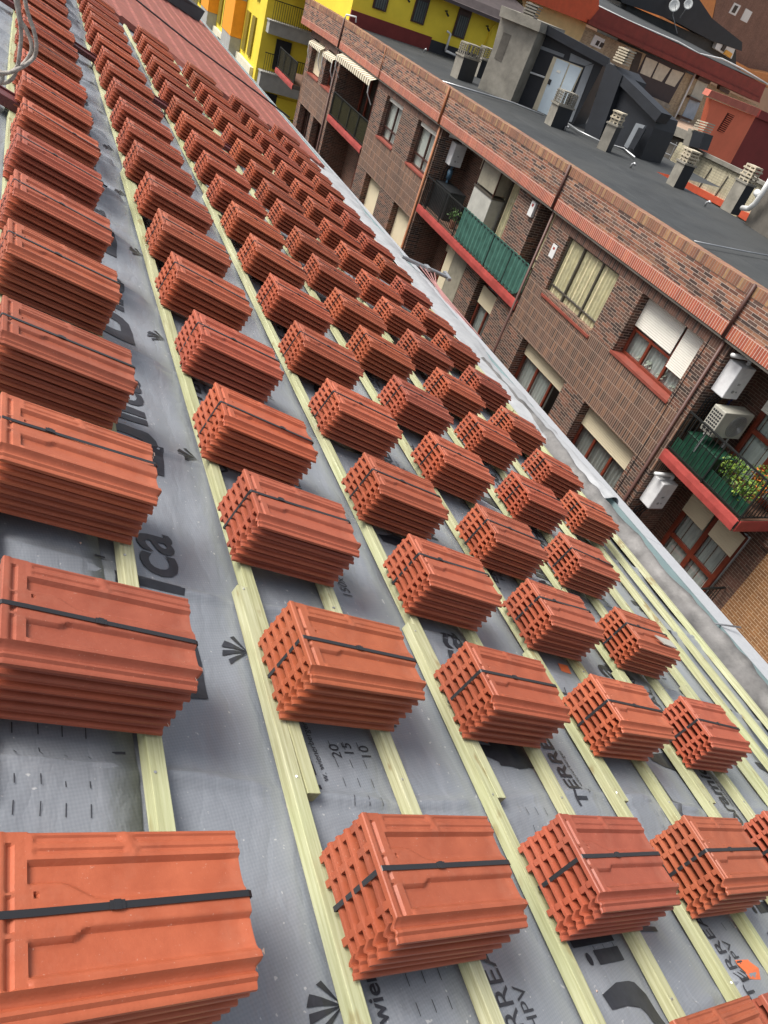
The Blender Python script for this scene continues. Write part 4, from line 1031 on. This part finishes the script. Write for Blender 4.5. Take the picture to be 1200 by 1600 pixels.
# stair head: concrete block and bitumen-coated door wall
A0 = atz(802, 158, -1.22); A1 = atz(893, 196, -1.22); PD = VPlane(A0, A1 - A0)
C0 = atz(746, 138, -1.22); C1 = atz(797, 160, -1.22); PC = VPlane(C0, C1 - C0)
st = T2('stair_head', 'black coated rooftop stair house with a pale blue double door', 'rooftop stair house', A0)
w = TB(st, poly(PD, [(795,160),(893,198),(945,98),(838,38),(826,70)], 2.4), 'door_wall', FELT2)
TB(st, poly(PD, [(843,32),(952,91),(949,106),(842,48)], .3, .35), 'roof_slab', FELT2)
TB(st, poly(PC, [(741,152),(797,160),(842,48),(846,40),(785,18),(770,75)], 2.2), 'concrete_wall', CONC)
TB(st, poly(PC, [(780,25),(842,50),(846,34),(783,8)], 2.6, .2), 'concrete_roof_slab', CONC)
b = TB(st, poly(PD, [(831,172),(873,191),(911,106),(865,88)], .06, .03), 'frame', paint('cream_frame', (.62,.55,.40), .5))
DB = paint('pale_blue_door', (.58,.68,.74), .4, var=.06)
d = inset(st, b, PD, [(839,174),(856,182),(889,99),(870,91)], DB, 'door', .06); e_ = inset(st, b, PD, [(858,183),(871,188),(909,107),(891,100)], DB, 'door', .055)
o = inset(st, b, PD, [(855,131),(859,133),(862,125),(858,123)], DARKST, 'handle', .08); o = inset(st, b, PD, [(869,112),(875,115),(876,111),(871,109)], WHITE, 'door_sign', .07, .01)
GT = paint('grey_trim', (.22,.24,.26), .5)
for P_ in ([(803,158),(810,160),(843,76),(836,69)], [(843,76),(880,90),(882,85),(837,68)], [(882,188),(893,191),(928,100),(915,103)], [(889,95),(914,103),(926,99),(892,83)]):
    inset(st, w, PD, P_, GT, 'trim', .02)
m = MB(); m.tube([PD(846, 36, .25), PD(843, 60, .2), PD(826, 105, .1), PD(803, 150, .08)], .02, 6); TB(st, m, 'cable', STEEL)
m = MB(); m.tube([PD(820, 110, .05), PD(851, 121, .05)], .03, 6); TB(st, m, 'pipe', WHITEP)
inset(st, st, PC, [(772,91),(783,97),(799,55),(787,50)], DCONC, 'niche', .01, .02).matrix_parent_inverse = st.matrix_world.inverted()
# the second, lower black structures
A2 = atz(918, 208, -1.22); A3 = atz(1002, 250, -1.22); PE = VPlane(A2, A3 - A2)
s2 = T2('black_roof_shed', 'low black roof structures with a sloping eave beside the stair house', 'rooftop shed', A2)
TB(s2, poly(PE, [(912,207),(936,218),(972,118),(960,102),(948,100)], 1.4, .25), 'wall_end', FELT2)
TB(s2, poly(PE, [(930,214),(1000,248),(1022,200),(1028,180),(966,122)], 1.2), 'wall', FELT2)
TB(s2, poly(PE, [(963,128),(1024,190),(1034,176),(968,112)], .6, .2), 'eave', FELT2)
TB(s2, poly(PE, [(975,228),(980,232),(1003,203),(1008,196),(994,192)], .08, .3), 'hatch_frame', GT)
TB(s2, poly(PE, [(982,230),(990,234),(1008,202),(998,199)], .06, .32), 'hatch', FELT2)
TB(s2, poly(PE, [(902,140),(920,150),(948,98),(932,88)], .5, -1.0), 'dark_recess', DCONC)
slat_vent(s2, PE, 957, 94, 15, 24, 6, .3, VENTM)
slat_vent(st, PC, 812, 26, 18, 26, 6, .1, CONC)
# tiled light-well wall
PT = VPlane(atz(1062, 285, -1.9), atz(1180, 345, -1.9) - atz(1062, 285, -1.9))
wt = T2('tiled_courtyard_wall', 'cream tiled courtyard wall with a red base band behind the roof chimneys', 'wall', PT.p)
TB(wt, poly(PT, [(1030,330),(1200,420),(1200,290),(1162,270),(1092,236),(1078,228),(1062,222),(1040,262)], .3), 'tiles', T_CREAM)
TB(wt, poly(PT, [(994,244),(1048,270),(1045,282),(990,256)], .1, .08), 'red_band', paint('red_base', (.60,.10,.045), .6))
TB(wt, poly(PT, [(1074,284),(1132,314),(1128,324),(1070,294)], .1, .08), 'red_band', bpy.data.materials['red_base'])
TB(wt, poly(PT, [(1152,326),(1172,334),(1172,350),(1150,336)], .1, .08), 'red_band', bpy.data.materials['red_base'])
TB(wt, poly(PT, [(1076,226),(1164,268),(1200,288),(1200,294),(1160,274),(1074,232)], .25, .1), 'coping', CONC)
m = MB()
for (a, b) in (((1112,262), (1092,293)), ((1138,275), (1117,306)), ((1092,226), (1066,260))): m.tube([PT(*a, .03), PT(*b, .03)], .02, 4)
TB(wt, m, 'joint_strip', DCONC)
m = MB()
for k in range(14): m.tube([PT(993 + k*4, 236 + k*2.0, .15), PT(990 + k*4, 246 + k*2.0, .15)], .012, 4)
for a, b in (((1009,206),(993,236)), ((1034,213),(1018,246)), ((1058,222),(1040,262)), ((1009,206),(1058,228)), ((1000,222),(1048,243)), ((993,236),(1045,259)), ((1004,215),(1040,250))): m.tube([PT(*a, .15), PT(*b, .15)], .02, 5)
TB(wt, m, 'railing', STEEL)
TB(wt, poly(PT, [(985,250),(1045,282),(1062,228),(1072,212),(1010,190)], .2, -1.2), 'grey_wall', DCONC)
TB(wt, poly(PT, [(1010,196),(1070,218),(1075,205),(1035,188),(1015,183)], .2, -1.0), 'grey_ledge', CONC)
# big rendered block and duct at the right
blk = T2('rendered_block', 'rough grey rendered block at the right edge beside a large white duct', 'rooftop block', atz(1165, 350, -1.22))
PB = VPlane(atz(1163, 350, -1.22), atz(1215, 384, -1.22) - atz(1163, 350, -1.22))
TB(blk, poly(PB, [(1163,350),(1240,398),(1260,250),(1202,283),(1196,285)], 1.0), 'wall', DCONC)
m = MB(); m.tube([PB(1215, 262, .3), PB(1192, 300, .3), PB(1180, 318, .28), PB(1170, 326, .2), PB(1160, 325, .1)], .07, 14); m.tube([PB(1182, 300, .3), PB(1186, 306, .3)], .085, 14); TB(blk, m, 'duct', WHITEP, smooth=True)
ch = T2('courtyard_chimney', 'dark square chimney with a slatted cream vent in front of the orange red block', 'chimney', PT(1090, 215))
TB(ch, poly(PT, [(1076,228),(1092,232),(1101,208),(1084,202)], .6, .6), 'shaft', FELT2)
TB(ch, poly(PT, [(1066,226),(1078,229),(1086,203),(1076,200)], .5, .55), 'shaft_side', CONC)
m = MB()
for k in range(5): 
    mm_ = poly(PT, [(1080+k*2.2,203-k*3.6),(1097+k*2.2,208-k*3.6),(1098+k*2.2,206-k*3.6),(1081+k*2.2,201-k*3.6)], .5, .6); m.add(mm_.v, mm_.f)
TB(ch, m, 'slatted_vent', bpy.data.materials['vent_concrete_4'])

# orange red box
PO = facing(1140, 200, 34, 2300)
ob = T2('orange_red_block', 'orange red rendered rooftop block with a louvre, its right part dark maroon', 'rooftop block', PO.p)
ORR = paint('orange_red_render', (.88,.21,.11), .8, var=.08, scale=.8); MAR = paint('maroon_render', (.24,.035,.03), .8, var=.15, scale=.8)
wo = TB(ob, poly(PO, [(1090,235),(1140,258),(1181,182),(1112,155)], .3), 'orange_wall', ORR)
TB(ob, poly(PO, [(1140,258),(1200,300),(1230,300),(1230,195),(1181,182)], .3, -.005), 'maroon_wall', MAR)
TB(ob, poly(PO, [(1106,150),(1182,182),(1188,170),(1112,141)], .35, .15), 'parapet_cap', paint('faded_red', (.55,.16,.11), .8, var=.2, scale=2))
TB(ob, poly(PO, [(1184,184),(1230,204),(1230,190),(1190,172)], .35, .12), 'maroon_cap', MAR)
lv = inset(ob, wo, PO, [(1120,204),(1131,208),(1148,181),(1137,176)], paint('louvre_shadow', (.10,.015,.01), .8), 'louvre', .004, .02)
m = MB()
for k in range(10):
    a = PO(1123 + 1.75*k, 203 - 2.7*k, .03); b_ = PO(1131 + 1.75*k, 207 - 2.7*k, .03); m.bar(a, b_, .05, .03)
lvb = m.build('louvre_blade', ORR, lv)
# red fascia building behind
PF = facing(1060, 130, 44, 2100)
fb = T2('red_fascia_building', 'pale brick building with a deep maroon fascia, brown glazed balcony and dark roof', 'building', PF.p)
TB(fb, poly(PF, [(880,20),(905,37),(1186,165),(1180,260),(1100,330),(900,260),(880,150)], .5), 'brick_wall', B_CREAM)
wl_ = TB(fb, poly(PF, [(815,-10),(935,-10),(908,60),(880,110),(820,40)], .5, .004), 'cream_wall', paint('cream_render', (.66,.50,.24), .8, var=.1))
TB(fb, poly(PF, [(795,-14),(936,-6),(936,14),(918,36),(815,-4)], .9, .5), 'orange_fascia', paint('orange_fascia', (.60,.10,.035), .7, var=.12))
TB(fb, poly(PF, [(919,34),(1052,92),(1187,158),(1197,133),(1062,70),(935,10)], .9, .5), 'maroon_fascia', paint('maroon_fascia', (.20,.03,.022), .7, var=.2, scale=2))
TB(fb, poly(PF, [(919,37),(1187,161),(1188,154),(1052,90),(921,31)], 1.1, .62), 'fascia_drip', bpy.data.materials['maroon_fascia'])
bw = PF.n
def back(p, r): return [q - bw * r for q in p]
m = MB(); a = [PF(933, 9, .5), PF(1200, 133, .5)]; up = Vector((0,0,.9)); m.add([a[0], a[1], a[1] - bw*9 + up, a[0] - bw*9 + up*1.2, a[0] + (a[0]-a[1])*.8, a[0] + (a[0]-a[1])*.8 - bw*9 + up*1.2], [(0,1,2,3), (4,0,3,5)])
TB(fb, m, 'dark_roof', FELT)
m = MB(); m.tube([PF(905,-5,.45), PF(980,32,.4), PF(1060,66,.4), PF(1092,84,.4), PF(1128,92,.35), PF(1160,108,.3), PF(1200,132,.4)], .05, 6); TB(fb, m, 'roof_pipe', WHITEP, smooth=True)
gz = TB(fb, poly(PF, [(995,115),(1010,85),(1074,109),(1045,162),(988,140)], .1, .02), 'glazing', paint('brown_cladding', (.035,.025,.03), .6))
for P_ in ([(1000,114),(1016,121),(1028,97),(1010,89)], [(1019,122),(1034,128),(1048,107),(1030,98)], [(1039,130),(1054,136),(1069,114),(1051,108)]):
    f_ = inset(fb, gz, PF, P_, paint('cream_pane', (.55,.52,.42), .4, var=.15), 'pane', .05, .02)
TB(fb, poly(PF, [(993,140),(1040,160),(1048,165),(1044,170),(990,146)], .6, .5), 'balcony_ledge', CONC)
for P_, mt_, nm in (([(922,70),(938,77),(946,62),(930,54)], WHITEP, 'window'), ([(1079,151),(1096,158),(1106,132),(1090,125)], paint('grey_shutter', (.45,.46,.40), .6), 'shutter'),
                ([(1066,181),(1083,188),(1094,161),(1078,155)], paint('blue_shutter', (.33,.40,.48), .6), 'shutter'), ([(1058,195),(1072,201),(1078,190),(1064,184)], WHITEP, 'window'),
                ([(966,92),(975,96),(988,78),(978,72)], paint('door_grey', (.42,.44,.42), .5), 'door'), ([(978,128),(990,132),(1004,84),(994,80)], INTER, 'window')):
    f_ = TB(fb, poly(PF, P_, .08, .03), nm, mt_)
m = MB(); 
for P_ in ([(930,70),(934,72),(938,65),(934,63)], [(936,73),(941,75),(945,68),(940,66)]): mm_ = poly(PF, P_, .02, .05); m.add(mm_.v, mm_.f)
TB(fb, m, 'pane', INTER)
for P_ in ([(1090,124),(1108,132),(1112,126),(1094,118)], [(1124,140),(1138,148),(1141,142),(1126,134)], [(1077,153),(1094,161),(1095,158),(1079,150)], [(1061,183),(1080,190),(1081,187),(1063,180)]): TB(fb, poly(PF, P_, .25, .22), 'window_hood', WDARK)
m = MB(); m.tube([PF(1088,112,.12), PF(1060,172,.12), PF(1044,205,.12)], .06, 8); TB(fb, m, 'downpipe', WHITEP, smooth=True)
# upper black roof with dishes
PU = facing(1080, 40, 52, 2100)
ur = T2('black_upper_roof', 'black upper roof with a thick eave below the satellite dishes', 'rooftop building', PU.p)
TB(ur, poly(PU, [(960,-20),(1080,-20),(1113,29),(1160,66),(1159,80),(1112,64),(1052,32),(972,4)], 1.0, .4), 'eave', FELT2)
TB(ur, poly(PU, [(980,6),(1112,64),(1150,78),(1150,140),(960,80)], 2.0), 'wall', FELT)
TB(ur, poly(PU, [(1117,76),(1143,92),(1150,74),(1122,64)], .3, .35), 'window', WHITEP); TB(ur, poly(PU, [(1131,84),(1141,91),(1145,84),(1136,78)], .1, .45), 'orange_pot', paint('ochre', (.7,.35,.05), .6))
TB(ur, poly(PU, [(1127,78),(1131,81),(1136,72),(1132,70)], .1, .45), 'pane', INTER)
def dish(px, py, r, label, stem):
    c = PU(px, py, .9); t = T2('satellite_dish', label, 'satellite dish', c); t['group'] = 'satellite dishes on the upper roof'
    n = (CP - c).normalized(); n = (n + Vector((.15,-.1,.25))).normalized(); a = n.orthogonal().normalized(); b = n.cross(a)
    vs = [c]; 
    for q in range(1, 5):
        for k in range(20): th = k*math.pi/10; vs.append(c + (a*math.cos(th) + b*math.sin(th))*r*q/4 + n*.25*r*(q/4)**2)
    fs = [(0, 1+k, 1+(k+1)%20) for k in range(20)] + [(1+20*(q-1)+k, 1+20*(q-1)+(k+1)%20, 1+20*q+(k+1)%20, 1+20*q+k) for q in range(1, 4) for k in range(20)]
    m = MB(); m.add(vs, fs); o = TB(t, m, 'reflector', paint('dish_grey', (.62,.64,.63), .4), smooth=True); s_ = o.modifiers.new('s', 'SOLIDIFY'); s_.thickness = .02
    m = MB(); m.tube([c - n*.02, PU(*stem[0], .9), PU(*stem[1], .7)], .03, 6); TB(t, m, 'mast', STEEL); m = MB(); m.tube([c + b*r*.9, c + n*r*.9], .015, 5); m.tube([c + n*r*.85, c + n*r], .05, 8); TB(t, m, 'receiver', STEEL)
dish(1053, 9, .36, 'larger round satellite dish, the left one on the black roof', [(1051,24),(1058,52)])
dish(1075, 7, .30, 'smaller satellite dish to the right of the larger one', [(1070,16),(1062,28)])
PW = facing(1150, 40, 66, 2100)
bb = T2('brown_brick_block', 'tall brown brick building with two small white windows in the top right corner', 'building', PW.p)
TB(bb, poly(PW, [(1127,-40),(1260,-40),(1260,260),(1100,200),(1112,40)], 3.0), 'brick_wall', B_BROWN)
TB(bb, poly(PW, [(1040,-60),(1127,-40),(1113,29),(1106,60),(1030,30)], 3.0, .01), 'orange_wall', paint('orange_render', (.62,.26,.09), .8, var=.1))
TB(bb, poly(PW, [(1143,92),(1180,112),(1215,118),(1215,160),(1196,134),(1160,112)], 4.0, 1.5), 'orange_roof_edge', bpy.data.materials['orange_render'])
for P_ in ([(1139,20),(1149,25),(1158,9),(1148,4)], [(1157,31),(1167,36),(1176,19),(1166,13)]):
    f_ = TB(bb, poly(PW, P_, .1, .05), 'window', WHITEP)
f_ = TB(bb, poly(PW, [(1143,19),(1148,21),(1154,10),(1149,8)], .05, .08), 'pane', INTER)
# small chimney house at top left of the stair head, cream building glimpses
PQ = facing(800, 10, 60, 2100)
qb = T2('distant_cream_building', 'distant cream and brown house glimpsed at the top behind the stair house', 'building', PQ.p)
TB(qb, poly(PQ, [(740,-60),(860,-60),(860,60),(830,60),(778,30),(740,10)], 3.0), 'wall', bpy.data.materials['cream_render'])
TB(qb, poly(PQ, [(778,8),(790,12),(795,-4),(783,-8)], .1, .05), 'window', WHITEP); TB(qb, poly(PQ, [(796,18),(812,24),(822,0),(806,-6)], .4, .5), 'brown_dormer', paint('brown_wall', (.13,.045,.035), .7))

# ------------------------------------------------------------------ yellow buildings
YEL = paint('yellow_render', (.85,.66,.05), .8, var=.07, scale=1.2); YEL2 = paint('yellow_street', (.80,.62,.05), .8, var=.1, scale=1.2)
MARY = paint('maroon_plinth', (.17,.025,.022), .8, var=.15); ROOFB = paint('brown_roof', (.07,.055,.055), .8, var=.2)
yb = T2('yellow_penthouse', 'bright yellow rooftop storey with a maroon base, dark shuttered windows and brown eave', 'building', Vector((14, 33.5, -1.2)))
m = MB(); m.box((11.4, 33.62, -1.2), (20.5, 45, .72)); wy_ = TB(yb, m, 'wall', YEL)
m = MB(); m.box((11.4, 33.50, -1.22), (15.2, 33.62, -.70)); TB(yb, m, 'maroon_base', MARY)
m = MB(); m.box((15.2, 33.51, -1.22), (20.5, 33.62, -.78)); TB(yb, m, 'black_base', FELT2)
m = MB(); m.prism([(14.0, 32.9, .72), (20.9, 32.9, .56), (20.9, 46, .56), (14.0, 46, .72)], (0,0,.12)); m.prism([(14.0, 33.0, .84), (20.9, 33.0, .69), (17.5, 40, 2.5)], (0, .3, .3)); TB(yb, m, 'eave', ROOFB)
m = MB(); m.add([(13.9, 32.9, .84), (20.9, 32.9, .69), (20.9, 46, 3.0), (13.9, 46, 3.4)], [(0,1,2,3)]); TB(yb, m, 'tiled_roof', ROOFB)
for x in (12.25, 14.05, 16.1, 18.6):
    f = MB(); f.box((x, 33.55, -.40), (x + .62, 33.62, .68)); f_ = TB(yb, f, 'window', WDARK)
    m = MB()
    for k in range(5): m.box((x + .06 + k*.105, 33.53, -.36), (x + .09 + k*.105, 33.55, .45))
    m.build('window_bar', DARKST, f_)
    m = MB(); m.box((x + .07, 33.545, -.35), (x + .55, 33.548, .40)); m.build('pane', paint('dull_glass', (.10,.12,.12), .15, bump=0), f_)
for x in (13.6, 15.5, 17.6):
    m = MB(); m.tube([(x, 33.6, .35), (x, 33.45, .38), (x, 33.42, .30)], .03, 6); m.tube([(x, 33.42, .30), (x + .12, 33.42, .22)], .04, 6); TB(yb, m, 'wall_lamp', DARKST)
m = MB(); m.tube([(17.9, 33.4, .52), (17.9, 33.56, .40), (17.75, 33.56, -1.0)], .04, 8); TB(yb, m, 'downpipe', YEL, smooth=True)
m = MB(); m.tube([(15.95, 33.4, -1.0), (15.95, 33.4, -.35), (15.75, 33.4, -.3)], .05, 8); m.tube([(15.95, 33.4, -1.0), (16.5, 33.4, -1.05)], .05, 8); TB(yb, m, 'white_pipe', WHITEP, smooth=True)
ys = T2('yellow_street_building', 'yellow street building with orange bays and grey bands beyond the tiled roof', 'building', Vector((12, 44, -16)))
m = MB(); m.box((10.6, 44, -16), (15, 80, 3)); wy_ = TB(ys, m, 'wall', YEL2)
GB = paint('grey_band', (.36,.36,.34), .8, var=.15)
for z0, z1 in ((-3.50, -2.95), (-6.15, -5.32), (-8.9, -8.2)):
    m = MB(); m.box((10.75, 43.4, z0), (14.8, 43.98, z1)); m.box((10.7, 43.35, z1), (14.8, 43.98, z1 + .06)); b_ = TB(ys, m, 'grey_band', GB)
    m = MB(); m.bar((10.8, 43.45, z1 + .95), (14.8, 43.45, z1 + .95), .04)
    for k in range(34): m.bar((10.85 + k*.12, 43.45, z1 + .06), (10.85 + k*.12, 43.45, z1 + .95), .02)
    TB(ys, m, 'balcony_railing', BLACKIR)
for x0, x1, z0, z1, mt_ in ((11.42, 12.25, -5.10, -3.68, DARKST), (11.0, 12.0, -8.0, -6.3, DARKST), (12.0, 13.2, -8.0, -6.4, YEL), (13.0, 14.0, -2.9, -1.0, paint('orange_panel', (.85,.33,.02), .6, var=.08))):
    m = MB(); m.box((x0, 43.90, z0), (x1, 43.99, z1)); TB(ys, m, 'door' if mt_ is DARKST else 'panel', mt_)
ORP = bpy.data.materials['orange_panel']; WB_ = paint('cream_base', (.70,.66,.50), .7, var=.08)
for k in range(4):
    y0 = 48.4 + k * 7.6
    m = MB(); m.box((9.95, y0, -4.75), (10.59, y0 + 2.6, 0)); m.box((9.93, y0 - .02, -2.9), (10.58, y0 + 2.62, -1.6), 1); TB(ys, m, 'orange_bay', [ORP, GB], bevel=.01)
    m = MB(); m.box((9.97, y0 + .02, -6.1), (10.59, y0 + 2.58, -4.76)); TB(ys, m, 'bay_base', GB)
    m = MB(); m.box((10.40, y0 - 3.9, -9), (10.585, y0 + 3.6, -5.4)); TB(ys, m, 'cream_base', WB_)
    for a in (-2.9, -1.4, 3.3):
        m = MB(); m.box((10.5, y0 + a, -5.1), (10.59, y0 + a + .75, -3.2)); m.box((10.5, y0 + a, -2.4), (10.59, y0 + a + .75, -.6)); TB(ys, m, 'window', paint('olive_window', (.22,.17,.02), .4))
    m = MB()
    for q in range(8): m.bar((10.1, y0 + 3.1 + q*.14, -6.2), (10.1, y0 + 3.1 + q*.14, -5.5), .02)
    m.bar((10.1, y0 + 3.0, -5.5), (10.1, y0 + 4.2, -5.5), .03); m.bar((10.1, y0 + 3.0, -6.2), (10.1, y0 + 4.2, -6.2), .03); TB(ys, m, 'balcony_basket', BLACKIR)
m = MB(); m.box((14.5, 60, -16), (90, 110, 2.5)); m.box((30, 30, -16), (90, 60, -1)); 
tag(m.build('distant_block', paint('distant_wall', (.40,.28,.20), .9, var=.2, scale=.2)), 'plain ochre block far behind the other roofs', 'building')
